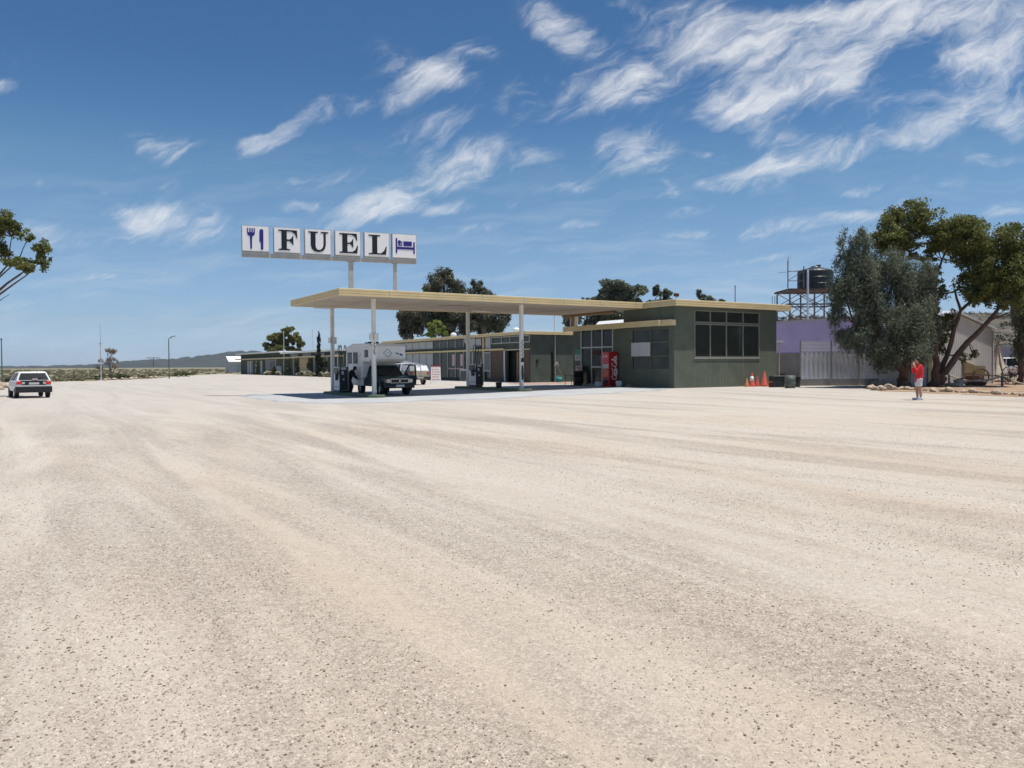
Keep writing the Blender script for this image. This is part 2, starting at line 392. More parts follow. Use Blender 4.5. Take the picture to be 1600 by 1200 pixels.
# ------------------------------------------------------------------ foliage
def leaf_object(name, mat, clumps, n, ln, wd, parent=None, droop=0., sub=9, subr=.42, loc=(0, 0, 0), seed=1, up=.3, fill=.45, label=None, cat=None, kind=None, group=None):
    """clumps: (x,y,z,rx,ry,rz) – each splits into sub-clumps filled with small leaf faces"""
    rg = np.random.default_rng(seed)
    vol = np.array([c[3]*c[4]*c[5] for c in clumps])**.75; vol = vol/vol.sum()
    allp = []; tone = []; outw = []
    for c, fr in zip(clumps, vol):
        k = max(40, int(n*fr)); c0 = np.array(c[:3]); rr = np.array(c[3:6])
        ns = max(3, int(sub))
        d = rg.normal(size=(ns, 3)); d /= np.linalg.norm(d, axis=1)[:, None]
        sc = c0 + d*rr*(rg.uniform(.35, .95, (ns, 1)))
        st = rg.uniform(0, 1, ns)
        sr = rg.uniform(.65, 1.25, ns)*subr
        idx = rg.integers(0, ns, k)
        e = rg.normal(size=(k, 3)); e /= np.linalg.norm(e, axis=1)[:, None]
        p = sc[idx] + e*rr*(sr[idx][:, None])*(rg.uniform(0, 1, (k, 1))**fill)
        if droop: p[:, 2] -= droop*rg.uniform(0, 1, k)**2*rr[2]
        allp.append(p); tone.append(np.clip(st[idx]*.55+rg.uniform(0, .45, k), 0, 1)); outw.append(e)
    p = np.concatenate(allp); tn = np.concatenate(tone); ow = np.concatenate(outw); k = len(p)
    nr = rg.normal(size=(k, 3)) + ow*.6 + np.array([0, 0, up]); nr /= np.linalg.norm(nr, axis=1)[:, None]
    tv = rg.normal(size=(k, 3)); 
    if droop: tv += np.array([0, 0, -2.2*min(1, droop)])
    tv -= nr*(tv*nr).sum(1)[:, None]; tv /= np.linalg.norm(tv, axis=1)[:, None]
    bv = np.cross(nr, tv)
    s = rg.uniform(.6, 1.35, (k, 1)); a = tv*ln*s/2; b = bv*wd*s/2
    q = np.stack([p-a, p-a*.1+b, p+a, p-a*.1-b], 1).reshape(-1, 3) - np.array(loc)
    me = bpy.data.meshes.new(name)
    me.vertices.add(4*k); me.vertices.foreach_set('co', q.astype(np.float32).ravel())
    me.loops.add(4*k); me.loops.foreach_set('vertex_index', np.arange(4*k, dtype=np.int32))
    me.polygons.add(k); me.polygons.foreach_set('loop_start', np.arange(0, 4*k, 4, dtype=np.int32)); me.polygons.foreach_set('loop_total', np.full(k, 4, dtype=np.int32))
    me.update(calc_edges=True)
    at_ = me.attributes.new('tone', 'FLOAT', 'FACE'); at_.data.foreach_set('value', tn.astype(np.float32))
    me.materials.append(mat)
    o = bpy.data.objects.new(name, me); COL.objects.link(o)
    if parent is not None: o.parent = parent
    else: o.location = loc
    return tagset(o, label, cat, group, kind)
def limb(mb, p, q, r0_, r1_, wob=.12, n=7, seg=6):
    p, q = Vector(p), Vector(q); L_ = (q-p).length; pts = []; rr = []
    o1 = Vector((random.uniform(-1, 1), random.uniform(-1, 1), random.uniform(-.4, .4)))*wob*L_
    o2 = Vector((random.uniform(-1, 1), random.uniform(-1, 1), random.uniform(-.4, .4)))*wob*L_*.5
    for i in range(seg+1):
        t = i/seg
        pts.append(p.lerp(q, t)+o1*math.sin(math.pi*t)+o2*math.sin(2*math.pi*t)); rr.append(r0_+(r1_-r0_)*t)
    mb.tube(pts, rr, n); return pts
LM = dict(
 gum=leafmat('gum_leaf', (.06, .08, .022), (.215, .225, .065), .4),
 feather=leafmat('grey_green_leaf', (.075, .092, .06), (.205, .23, .16), .4),
 she=leafmat('sheoak_leaf', (.065, .072, .048), (.185, .185, .12), .4),
 lime=leafmat('lime_leaf', (.16, .21, .04), (.32, .38, .10), .45),
 olive=leafmat('olive_leaf', (.10, .12, .04), (.30, .28, .10), .4),
 cyp=leafmat('cypress_leaf', (.012, .022, .014), (.035, .05, .03), .1),
 scrub=leafmat('saltbush_leaf', (.14, .13, .075), (.30, .27, .17), .25),
 dead=leafmat('dry_leaf', (.18, .14, .10), (.32, .26, .2), .2),
 flower=leafmat('pale_flower', (.3, .32, .18), (.75, .66, .58), .3),
 hillbush=leafmat('hill_bush_leaf', (.045, .05, .034), (.12, .115, .08), .2),
 shrub=leafmat('shrub_leaf', (.035, .055, .02), (.13, .15, .06), .25),
)

# ------------------------------------------------------------------ the ground
def ground_mat():
    mt, n, l, b = newmat('gravel')
    g = n.new('ShaderNodeNewGeometry'); pos = g.outputs['Position']
    def mp(sc, loc=(0, 0, 0), rot=0.):
        q = n.new('ShaderNodeMapping'); l.new(pos, q.inputs[0]); q.inputs['Scale'].default_value = sc; q.inputs['Location'].default_value = loc; q.inputs['Rotation'].default_value = (0, 0, rot); return q.outputs[0]
    def nz(v, s, d=5, r=.6, di=0.):
        q = n.new('ShaderNodeTexNoise'); l.new(v, q.inputs['Vector']); q.inputs['Scale'].default_value = s; q.inputs['Detail'].default_value = d; q.inputs['Roughness'].default_value = r; q.inputs['Distortion'].default_value = di; return q.outputs['Fac']
    def mr(v, a, b_, c=0., d=1.):
        q = n.new('ShaderNodeMapRange'); l.new(v, q.inputs['Value']); q.inputs['From Min'].default_value = a; q.inputs['From Max'].default_value = b_; q.inputs['To Min'].default_value = c; q.inputs['To Max'].default_value = d; return q.outputs[0]
    def mix(f, A, B, bl='MIX'):
        q = n.new('ShaderNodeMix'); q.data_type = 'RGBA'; q.blend_type = bl
        for s_, v in (('Factor', f), ('A', A), ('B', B)):
            if isinstance(v, tuple): q.inputs[s_].default_value = (*v, 1)
            elif isinstance(v, float): q.inputs[s_].default_value = v
            else: l.new(v, q.inputs[s_])
        return q.outputs['Result']
    def mm(op, a, c):
        q = n.new('ShaderNodeMath'); q.operation = op
        for i, v in enumerate((a, c)):
            if isinstance(v, float): q.inputs[i].default_value = v
            else: l.new(v, q.inputs[i])
        return q.outputs[0]
    warp = n.new('ShaderNodeTexNoise'); l.new(mp((.25, .1, 1)), warp.inputs['Vector']); warp.inputs['Scale'].default_value = 1.0; warp.inputs['Detail'].default_value = 3
    track = nz(mp((1, .085, 1), rot=R(3)), .62, 6, .62, 1.3)           # bands worn along Y by wheels
    track2 = nz(mp((1, .09, 1), (5, 2, 0), R(-6)), 1.5, 6, .65, 1.0)
    patch = nz(mp((1, .45, 1), (9, 4, 0)), .25, 6, .65, 1.0)
    warm = nz(mp((1, .3, 1), (2, 8, 0)), .35, 5, .6, .6)
    fine = nz(mp((1, 1, 1)), 30, 6, .75)
    grit = nz(mp((1, 1, 1), (7, 1, 0)), 75, 4, .8)
    mid = nz(mp((1, 1, 1)), 5, 7, .72)
    loose = mr(mm('ADD', mm('MULTIPLY', track, .75), mm('MULTIPLY', patch, .25)), .53, .40)   # loose gravel lies between the wheel bands
    c = mix(mr(track2, .35, .68), (.535, .48, .40), (.60, .545, .47))
    c = mix(mr(warm, .45, .68, 0, .75), c, (.53, .435, .33))
    c = mix(mm('MULTIPLY', loose, .9), c, (.40, .35, .295))
    vo = n.new('ShaderNodeTexVoronoi'); vo.inputs['Scale'].default_value = 62; l.new(mp((1, 1, 1)), vo.inputs['Vector'])
    vo2 = n.new('ShaderNodeTexVoronoi'); vo2.inputs['Scale'].default_value = 27; l.new(mp((1, 1, 1), (3, 3, 0)), vo2.inputs['Vector'])
    peb = mm('MULTIPLY', mr(vo.outputs['Distance'], .5, .3), mr(vo.outputs['Color'], .52, .72))
    peb2 = mm('MULTIPLY', mr(vo2.outputs['Distance'], .42, .22), mr(vo2.outputs['Color'], .7, .86))
    vc = n.new('ShaderNodeSeparateXYZ'); l.new(vo.outputs['Color'], vc.inputs[0])
    pc = mix(vc.outputs[1], (.16, .125, .095), (.60, .55, .48))
    c = mix(mm('MULTIPLY', mr(grit, .42, .7), mr(loose, 0., 1., .3, .85)), c, (.25, .205, .16))
    c = mix(mm('MULTIPLY', mr(grit, .5, .25), mr(loose, 0., 1., .1, .4)), c, (.68, .63, .56))
    c = mix(mm('MULTIPLY', peb, mr(loose, 0., 1., .2, .9)), c, pc)
    c = mix(mm('MULTIPLY', peb2, mr(loose, 0., 1., .06, .7)), c, (.22, .175, .135))
    c = mix(mr(fine, .35, .7, .0, .4), c, mix(.5, c, (.32, .26, .2)))
    c = mix(mr(mid, .35, .7, .0, .35), c, mix(.5, c, (.30, .25, .20)))
    for sc_, am in ((150, .32), (68, .30), (31, .15), (13, .05)):      # gravel of several sizes, each stone its own tone
        vv = n.new('ShaderNodeTexVoronoi'); vv.inputs['Scale'].default_value = sc_; l.new(mp((1, 1, 1), (sc_*.13, 1.7, 0)), vv.inputs['Vector'])
        sv_ = n.new('ShaderNodeSeparateXYZ'); l.new(vv.outputs['Color'], sv_.inputs[0])
        gain = mm('ADD', 1., mm('MULTIPLY', mm('SUBTRACT', sv_.outputs[0], .5), mr(loose, 0., 1., am*.7, am*2.0)))
        sc2 = n.new('ShaderNodeVectorMath'); sc2.operation = 'SCALE'; l.new(c, sc2.inputs[0]); l.new(gain, sc2.inputs['Scale']); c = sc2.outputs[0]
    sx = n.new('ShaderNodeSeparateXYZ'); l.new(pos, sx.inputs[0])
    near = mr(mm('ADD', sx.outputs[1], mm('MULTIPLY', nz(mp((1, .5, 1), (1, 5, 0)), .3, 5, .65), 16.)), 26., 8., 0., .5)
    c = mix(near, c, mix(.55, c, (.36, .275, .195)))
    c = mix(1., c, (.955, .96, .97), 'MULTIPLY')
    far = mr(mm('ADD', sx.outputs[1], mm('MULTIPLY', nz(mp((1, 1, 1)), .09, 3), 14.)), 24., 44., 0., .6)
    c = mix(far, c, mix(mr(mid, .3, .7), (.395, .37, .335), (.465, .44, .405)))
    l.new(c, b.inputs['Base Color']); b.inputs['Roughness'].default_value = .95; b.inputs['Specular IOR Level'].default_value = .15
    h = mm('ADD', mm('MULTIPLY', fine, .5), mm('ADD', mm('MULTIPLY', peb, .6), mm('MULTIPLY', mid, .8)))
    bp = n.new('ShaderNodeBump'); bp.inputs['Strength'].default_value = .55; bp.inputs['Distance'].default_value = .018; l.new(h, bp.inputs['Height']); l.new(bp.outputs[0], b.inputs['Normal'])
    return mt
def sheet_mat(name, c1, c2, scale, c3=None, rough=.95, bump=.4, stretch=(1, 1, 1)):
    mt, n, l, b = newmat(name)
    g = n.new('ShaderNodeNewGeometry'); mp = n.new('ShaderNodeMapping'); l.new(g.outputs['Position'], mp.inputs[0]); mp.inputs['Scale'].default_value = stretch
    q = n.new('ShaderNodeTexNoise'); l.new(mp.outputs[0], q.inputs['Vector']); q.inputs['Scale'].default_value = scale; q.inputs['Detail'].default_value = 9; q.inputs['Roughness'].default_value = .7
    cr = n.new('ShaderNodeValToRGB'); l.new(q.outputs['Fac'], cr.inputs[0]); e = cr.color_ramp.elements
    e[0].position = .36; e[0].color = (*c1, 1); e[1].position = .62; e[1].color = (*c2, 1)
    if c3: k = e.new(.70); k.color = (*c3, 1)
    l.new(cr.outputs[0], b.inputs['Base Color']); b.inputs['Roughness'].default_value = rough; b.inputs['Specular IOR Level'].default_value = .2
    q2 = n.new('ShaderNodeTexNoise'); l.new(mp.outputs[0], q2.inputs['Vector']); q2.inputs['Scale'].default_value = scale*14; q2.inputs['Detail'].default_value = 5
    bp = n.new('ShaderNodeBump'); bp.inputs['Strength'].default_value = bump; bp.inputs['Distance'].default_value = .03; l.new(q2.outputs['Fac'], bp.inputs['Height']); l.new(bp.outputs[0], b.inputs['Normal'])
    return mt
def axis_pts(a, b, step, lim):
    xs = list(np.arange(a, b+step/2, step)); s = step; v = b
    while v < lim: s *= 1.35; v += s; xs.append(v)
    s = step; v = a; pre = []
    while v > -lim: s *= 1.35; v -= s; pre.append(v)
    return pre[::-1]+xs
BPX = [(-260, 604), (0, 598), (100, 596), (170, 594.5), (232, 591.5), (300, 587), (345, 585.6), (372, 585)]
BP = [at(*p) for p in BPX]
def lot_edge(x):
    if x <= BP[0].x: return BP[0].y
    for a, b in zip(BP, BP[1:]):
        if x <= b.x: return a.y+(b.y-a.y)*(x-a.x)/(b.x-a.x)
    return 160 if x < 45 else 60
xs = axis_pts(-40, 75, 1, 9000); ys = axis_pts(-12, 165, 1, 9000)
gv = MB(); sv = MB()
idx = {}
def put(mb, store, i, j):
    k = (i, j)
    if k not in store: store[k] = len(mb.v); mb.v.append((xs[i], ys[j], gz(xs[i], ys[j])))
    return store[k]
sg, ss = {}, {}
for i in range(len(xs)-1):
    for j in range(len(ys)-1):
        cx, cy = (xs[i]+xs[i+1])/2, (ys[j]+ys[j+1])/2
        wob = 1.2*math.sin(cx*1.7)+.9*math.sin(cx*.6+2)
        lot = cy < lot_edge(cx)+wob and -70 < cx < 75 and cy > -60
        mb, st = (gv, sg) if lot else (sv, ss)
        mb.f.append((put(mb, st, i, j), put(mb, st, i+1, j), put(mb, st, i+1, j+1), put(mb, st, i, j+1)))
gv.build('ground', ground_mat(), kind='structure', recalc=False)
sv.build('scrubland', sheet_mat('scrub_soil', (.14, .13, .08), (.26, .23, .15), .12, (.38, .30, .2)), kind='structure', recalc=False)
def inpoly(x, y, pl):
    c = False; j = len(pl)-1
    for i in range(len(pl)):
        if (pl[i][1] > y) != (pl[j][1] > y) and x < (pl[j][0]-pl[i][0])*(y-pl[i][1])/(pl[j][1]-pl[i][1])+pl[i][0]: c = not c
        j = i
    return c
def sheet(name, pl, step, off, mat):
    x0 = min(p[0] for p in pl); x1 = max(p[0] for p in pl); y0 = min(p[1] for p in pl); y1 = max(p[1] for p in pl)
    mb = MB(); st = {}
    nx = int((x1-x0)/step)+1; ny = int((y1-y0)/step)+1
    for i in range(nx):
        for j in range(ny):
            qx, qy = x0+(i+.5)*step, y0+(j+.5)*step
            if inpoly(qx+.25*math.sin(qy*2.3)+random.uniform(-.2, .2), qy+.3*math.sin(qx*1.1)+.15*math.sin(qx*3.7)+random.uniform(-.22, .22), pl):
                f = []
                for a, b in ((i, j), (i+1, j), (i+1, j+1), (i, j+1)):
                    if (a, b) not in st:
                        st[(a, b)] = len(mb.v); X, Y = x0+a*step, y0+b*step; mb.v.append((X, Y, gz(X, Y)+off))
                    f.append(st[(a, b)])
                mb.f.append(tuple(f))
    return mb.build(name, mat, kind='structure', recalc=False)
sheet('concrete_apron', [(10.4, 32.9), (13, 32.1), (16.5, 32.3), (21, 32.2), (27.5, 31.9), (32.6, 34.6), (32.8, 45), (31, 47), (14, 47.6), (10.6, 46), (9.6, 42), (9.8, 36)], .12, .006,
      sheet_mat('apron_concrete', (.34, .345, .345), (.425, .43, .43), .5, (.47, .465, .45), .85, .15))
sheet('red_paving', [(31, 47.6), (35, 47.6), (39, 48), (39, 53.6), (34, 53.6), (31, 51)], .25, .008, sheet_mat('red_paver', (.30, .2, .16), (.38, .28, .23), 1.5))
sheet('garden_soil', [tuple(G(1355, 609).xy), tuple(G(1400, 612).xy), tuple(G(1470, 615).xy), tuple(G(1540, 618).xy), tuple(G(1640, 623).xy), (48, 14), (75, 22), (75, 36), (60, 40), (47, 31), (43, 29.5)], .35, .006,
      sheet_mat('garden_earth', (.25, .16, .10), (.36, .26, .18), .35, (.42, .32, .23)))
# the hills
def ridge(name, pts, d0, d1, d2, mat, n=9, wob=0., seed=3):
    """pts: (px, py) skyline seen at distance d1; the slope starts at d0 and falls away by d2"""
    rg = random.Random(seed); rows = []
    dense = []
    for (a, b), (c, d) in zip(pts, pts[1:]):
        k = max(2, int((c-a)/6))
        for i in range(k): dense.append((a+(c-a)*i/k, b+(d-b)*i/k))
    dense.append(pts[-1])
    for t in np.linspace(0, 1.35, n):
        row = []
        for px, py in dense:
            top = atd(px, py, d1); h = max(.2, top.z)
            dd = d0+(d1-d0)*t if t <= 1 else d1+(d2-d1)*(t-1)/.35
            q = atd(px, py, dd); e = S01(t) if t <= 1 else 1-S01((t-1)/.35)
            row.append((q.x, q.y, -1.2+(h+1.2)*e+(rg.uniform(-wob, wob)*(e*.7+.3))))
        rows.append(row)
    mb = MB(); w = len(dense)
    mb.v = [p for r in rows for p in r]
    mb.f = [(i*w+j, i*w+j+1, (i+1)*w+j+1, (i+1)*w+j) for i in range(len(rows)-1) for j in range(w-1)]
    return mb.build(name, mat, kind='structure', smooth=True, recalc=False)
ridge('hills', [(-500, 573), (-100, 573), (60, 572.5), (120, 571), (165, 568), (200, 565), (235, 562), (270, 561), (300, 558), (325, 554.5), (350, 550.5), (385, 549), (430, 550), (480, 549), (540, 547), (600, 549), (700, 548), (820, 551), (1000, 554), (1300, 556)],
      1500, 2400, 3600, sheet_mat('hill_scrub', (.035, .045, .045), (.06, .072, .066), .012, (.10, .105, .09)), n=14, wob=3)
ridge('hillside', [(1120, 540), (1200, 505), (1245, 500), (1320, 499), (1400, 497), (1480, 493), (1540, 492), (1600, 496), (1700, 492), (1900, 490), (2300, 500)],
      85, 300, 460, sheet_mat('hillside_scrub', (.055, .055, .042), (.13, .11, .085), .3, (.42, .37, .31)), n=22, wob=.35)
# loose stones lying on the gravel around the camera
def stones():
    rg = np.random.default_rng(11); n = 170000
    ang = rg.uniform(R(-14), R(80), n); rr = 2.2+22*rg.uniform(0, 1, n)**1.75
    x = np.sin(ang)*rr; y = np.cos(ang)*rr
    dn = (np.sin(x*2.1+.3*np.sin(y*.2))+np.sin(x*.83+1.3+.2*np.sin(y*.15))+.8*np.sin(x*5.1+y*.12)+.8*np.sin(y*.7+x*.9)*np.sin(x*1.3-y*.4))
    keep = rg.uniform(-2.2, 2.2, n) < dn; x, y = x[keep], y[keep]; n = len(x)
    s = .0027+.0048*rg.uniform(0, 1, n)**2.4; big_ = rg.uniform(0, 1, n) < .02; s[big_] *= 1.5
    k6 = np.arange(6)*np.pi/3
    base = np.concatenate([np.stack([np.cos(k6), np.sin(k6), 0*k6-.2], 1), np.stack([.78*np.cos(k6+.3), .78*np.sin(k6+.3), 0*k6+.55], 1), np.array([(.05, -.05, .85)])])
    fc = np.array([(i, (i+1) % 6, 6+(i+1) % 6) for i in range(6)]+[(i, 6+(i+1) % 6, 6+i) for i in range(6)]+[(6+i, 6+(i+1) % 6, 12) for i in range(6)])
    th = rg.uniform(0, 2*np.pi, n); c_, s_ = np.cos(th), np.sin(th)
    jit = base[None]*rg.uniform(.72, 1.28, (n, 13, 3))*np.array([1.3, .95, .95])
    X = (jit[:, :, 0]*c_[:, None]-jit[:, :, 1]*s_[:, None])*s[:, None]; Y = (jit[:, :, 0]*s_[:, None]+jit[:, :, 1]*c_[:, None])*s[:, None]; Z = jit[:, :, 2]*s[:, None]
    v = np.stack([X+x[:, None], Y+y[:, None], Z], 2).reshape(-1, 3)
    f = (fc[None]+13*np.arange(n)[:, None, None]).reshape(-1, 3); nf = len(f)
    me = bpy.data.meshes.new('loose_stones'); me.vertices.add(len(v)); me.vertices.foreach_set('co', v.astype(np.float32).ravel())
    me.loops.add(3*nf); me.loops.foreach_set('vertex_index', f.astype(np.int32).ravel())
    me.polygons.add(nf); me.polygons.foreach_set('loop_start', np.arange(0, 3*nf, 3, dtype=np.int32)); me.polygons.foreach_set('loop_total', np.full(nf, 3, dtype=np.int32)); me.update(calc_edges=True)
    tn = np.repeat(rg.uniform(0, 1, n), 18); a = me.attributes.new('tone', 'FLOAT', 'FACE'); a.data.foreach_set('value', tn.astype(np.float32))
    mt, nn, l, b = newmat('pebble'); q = nn.new('ShaderNodeAttribute'); q.attribute_name = 'tone'
    cr = nn.new('ShaderNodeValToRGB'); l.new(q.outputs['Fac'], cr.inputs[0]); e = cr.color_ramp.elements
    e[0].color = (.12, .09, .07, 1); e[1].color = (.62, .56, .48, 1); k = e.new(.4); k.color = (.30, .24, .185, 1); k = e.new(.75); k.color = (.46, .40, .33, 1)
    l.new(cr.outputs[0], b.inputs['Base Color']); b.inputs['Roughness'].default_value = .9
    me.materials.append(mt); o = bpy.data.objects.new('loose_stones', me); COL.objects.link(o)
    tagset(o, 'loose brown and grey stones scattered over the gravel lot', 'stones', kind='stuff')
stones()
# saltbush on the plain and on the hillside: nobody could count it
def scrub():
    rg = random.Random(5); cl = []
    while len(cl) < 1500:
        d = 82+360*rg.random()**1.6; px = rg.uniform(-150, 560)
        p = atd(px, 575, d)
        if p.y < lot_edge(p.x)+1.5 or (30 < p.x < 48 and p.y < 162): continue
        h = rg.uniform(.15, .5)*(1+d/900); r = h*rg.uniform(.9, 1.8)
        cl.append((p.x, p.y, h*.35, r, r, h*.6))
    leaf_object('saltbush', LM['scrub'], cl, 62000, .30, .2, sub=5, subr=.6, seed=4, kind='stuff', label='low grey green saltbush covering the plain beyond the gravel', cat='scrub')
    cl = []
    for _ in range(1500):
        px = rg.uniform(1150, 1750); t = rg.random(); d = 95+205*t; 
        sk = 500 if px < 1400 else 494
        top = atd(px, sk, 300).z; p = atd(px, sk, d); z = -1.2+(top+1.2)*S01((d-85)/215)
        h = rg.uniform(.5, 1.3); cl.append((p.x, p.y, z+h*.2, h*1.3, h*1.3, h*.7))
    leaf_object('hillside_bushes', LM['hillbush'], cl, 52000, .42, .28, sub=5, subr=.6, seed=6, kind='stuff', label='dark low bushes dotted over the stony hillside', cat='scrub')
scrub()

# ------------------------------------------------------------------ the roadhouse
rh = T('roadhouse', 'dark green roadhouse with cream ribbed roof edge and big front window at the canopy end', 'building', (37, 40, .1))
WX, WY = 32.8, 34.75
b = MB(); wy = [YX(p, WX) for p in (908.3, 924.5, 941, 957.5)][::-1]       # glazed shopfront mullions
wall_holes(b, 'x', WX, .18, WY+.181, 44.9, .02, 3.86, [(35.15, 38.55, 1.25, 3.72), (wy[0], wy[3], .2, 3.92)])
b.box(WX, WX+.18, WY+.181, 39.4, 3.86, 5.02)
sx_ = [34.47, 35.78, 37.18, 38.67, 40.15]
wall_holes(b, 'y', WY, .18, WX, 41.8, .02, 5.02, [(sx_[0], sx_[-1], 1.98, 3.98), (sx_[0], sx_[-1], 4.1, 4.8)])
wall_holes(b, 'x', 41.62, .18, WY+.181, 39.4, .02, 5.02, [(37.1, 38.7, 3.1, 3.98)])
b.box(41.62, 41.8, 39.401, 44.9, .02, 3.86); b.box(WX+.181, 41.619, 44.72, 44.9, .02, 3.86)
b.box(WX+.181, 41.619, 39.22, 39.4, 3.87, 5.02)
b.build('wall', 'green', rh, world=True)
MT['strip'] = M('pale_green_strip', (.17, .19, .135), .8)
for x in sx_: MB().box(x-.02, x+.02, WY-.008, WY+.01, .1, 1.87).build('cover_strip', 'strip', rh, world=True)
MB().box(WX+.2, 41.6, WY+.2, 44.7, .1, .16).build('floor', 'wood', rh, world=True)
MB().box(WX+.19, 41.61, 39.14, 39.2, .17, 4.9).build('inner_wall', 'offw', rh, world=True)
MB().box(35.2, 36.1, 37.0, 37.8, .17, 2.2).build('cool_cabinet', 'bluegl', rh, world=True); MB().box(36.6, 38.4, 37.6, 38.3, .17, 2.6).build('shelving', 'wood', rh, world=True); MB().box(39, 40.4, 36, 36.8, .17, 1.1).build('counter', 'dark', rh, world=True)
MB().box(WX+.2, 41.6, WY+.2, 39.2, 4.93, 4.99).build('ceiling', 'offw', rh, world=True)
MB().box(WX+.2, 41.6, 39.35, 44.7, 3.78, 3.84).build('ceiling', 'offw', rh, world=True)
rf = MB().box(32.56, 42.64, 34.36, 39.66, 5.025, 5.36).build('roof', 'roofing', rh, world=True)
ring_fascia(32.53, 42.67, 34.33, 39.69, 5.0, .375).build('fascia', 'cream', rf, world=True)
lr = MB().box(32.9, 41.9, 39.41, 45.2, 3.87, 4.12).build('low_roof', 'roofing', rh, world=True)
aw = MB().box(32.24, 32.79, 35.55, 45.15, 3.9, 4.12).box(32.45, 32.79, 34.8, 35.54, 3.9, 4.12).build('awning', 'soffit', rh, world=True)
a = MB()
def rib(mb, x0, x1, y0, y1, z0, h, ax):
    for k in range(3):
        za, zb = z0+h*k/3+.008, z0+h*(k+1)/3-.008
        mb.box(x0, x1, y0, y1, za, zb)
a.box(32.16, 32.235, 35.45, 45.2, 3.85, 4.2); rib(a, 32.135, 32.159, 35.42, 45.2, 3.85, .35, 0)
a.box(32.16, 32.44, 35.42, 35.449, 3.85, 4.2); rib(a, 32.16, 32.40, 35.39, 35.419, 3.85, .35, 0)
a.box(32.40, 32.449, 34.6, 35.388, 3.85, 4.2); a.box(32.45, 32.79, 34.6, 34.72, 3.86, 4.19)
a.build('fascia', 'cream', aw, world=True)
# windows
w = window(rh, 'y', WY, sx_, [1.98, 3.98], 'greenfr', 'glass', .07); window(rh, 'y', WY, sx_, [4.1, 4.8], 'greenfr', 'glass', .07)
MB().box(sx_[0]-.08, sx_[-1]+.08, WY-.045, WY-.027, 1.88, 1.94).build('sill', 'alu', w, world=True)
w = window(rh, 'x', WX, [35.15, 36.8, 38.55], [1.25, 2.06, 2.9, 3.72], 'green', 'bluegl', .07)
window(rh, 'x', 41.62, [37.1, 37.9, 38.7], [3.1, 3.98], 'alu', 'glass', .05, .08)
lv = MB()
for k in range(4): lv.obox((41.7, 37.9, 3.22+k*.2), (.07, 0, .045), (0, .78, 0), (.002, 0, -.003))
lv.build('louvre', 'curtain', rh, world=True)
MB().box(WX-.05, WX-.03, 36.83, 38.6, 2.06, 2.92).build('notice_board', 'offw', rh, world=True, label='blank pale grey board')
sf = window(rh, 'x', WX, wy, [.2, 2.72, 3.92], 'alu', 'glass', .09, .1, name='shopfront')
d = MB(); d.box(WX+.101, WX+.15, wy[1]+.06, wy[2]-.06, .22, 2.66)
d.build('door', 'dark', rh, world=True)
MB().box(WX-.06, WX-.027, wy[1]+.08, wy[2]-.08, 1.35, 1.45).build('push_bar', 'alu', rh, world=True)
MB().box(WX-.06, WX-.03, wy[1]+.2, wy[2]-.16, 2.2, 2.5).build('notice', 'maroon', rh, world=True)
# shelves and goods seen through the glass
MB().box(33.6, 34.1, 36.2, 38.5, .17, 1.0).build('counter', 'dark', rh, world=True); MB().box(33.6, 34.1, 41.8, 43.6, .17, .95).build('counter', 'dark', rh, world=True)
# rooftop pieces
fl = T('floodlight', 'small rusty floodlight on the roof corner of the green roadhouse', 'floodlight', (33.0, 34.8, 5.375))
MB().cyl((0, 0, 0), (0, 0, .2), .02).build('stem', 'steel', fl)
MB().obox((0, -.02, .3), (.14, 0, 0), (0, .08, .03), (0, -.03, .09)).build('lamp_head', 'rust', fl)
def roofpipe(px, ytop, Y, z0, r, lab, grp=None):
    p = Vector((XY(px, Y), Y, z0)); dd = (p.x*fw.x+p.y*fw.y); zt = H+(569.5-.0055*(px-800)-ytop)*dd/F
    o = T('vent_pipe', lab, 'pipe', tuple(p), group=grp)
    MB().cyl((0, 0, 0), (0, 0, zt-z0), r, 8).build('pipe', 'steel', o)
    MB().cyl((0, 0, zt-z0+.002), (0, 0, zt-z0+.06), r*1.5, 8).build('cap', 'steel', o)
roofpipe(1148.5, 447, 37.5, 5.36, .035, 'single tall grey pipe standing alone on the roadhouse roof')
for i, (px, t, lb) in enumerate(((1206.5, 464, 'shorter left vent pipe of the three at the roof end'), (1210.5, 463.5, 'middle vent pipe of the three at the roof end'), (1213.5, 463, 'right vent pipe of the three at the roof end'))):
    roofpipe(px, t, 38.5, 5.36, .022, lb, 'vent pipes at the roof end')
# pale sheets standing in for a sunlit white roof behind, tilted into view
o = T('skillion', 'bright white tilted skylight sheets on the low roof seen under the canopy', 'skillion', (35.5, 43, 4.12))
for k, (y0, y1) in enumerate(((-2.6, -.9), (-.75, 3.2))):
    MB().prism([(-.1, y0, .02), (.6, y0, .62), (.6, y1, .62), (-.1, y1, .02)], (.03, 0, -.03)).build('sheet', 'white', o)
MB().box(.62, .66, -2.6, 3.2, 0, .56).build('frame', 'steel', o)

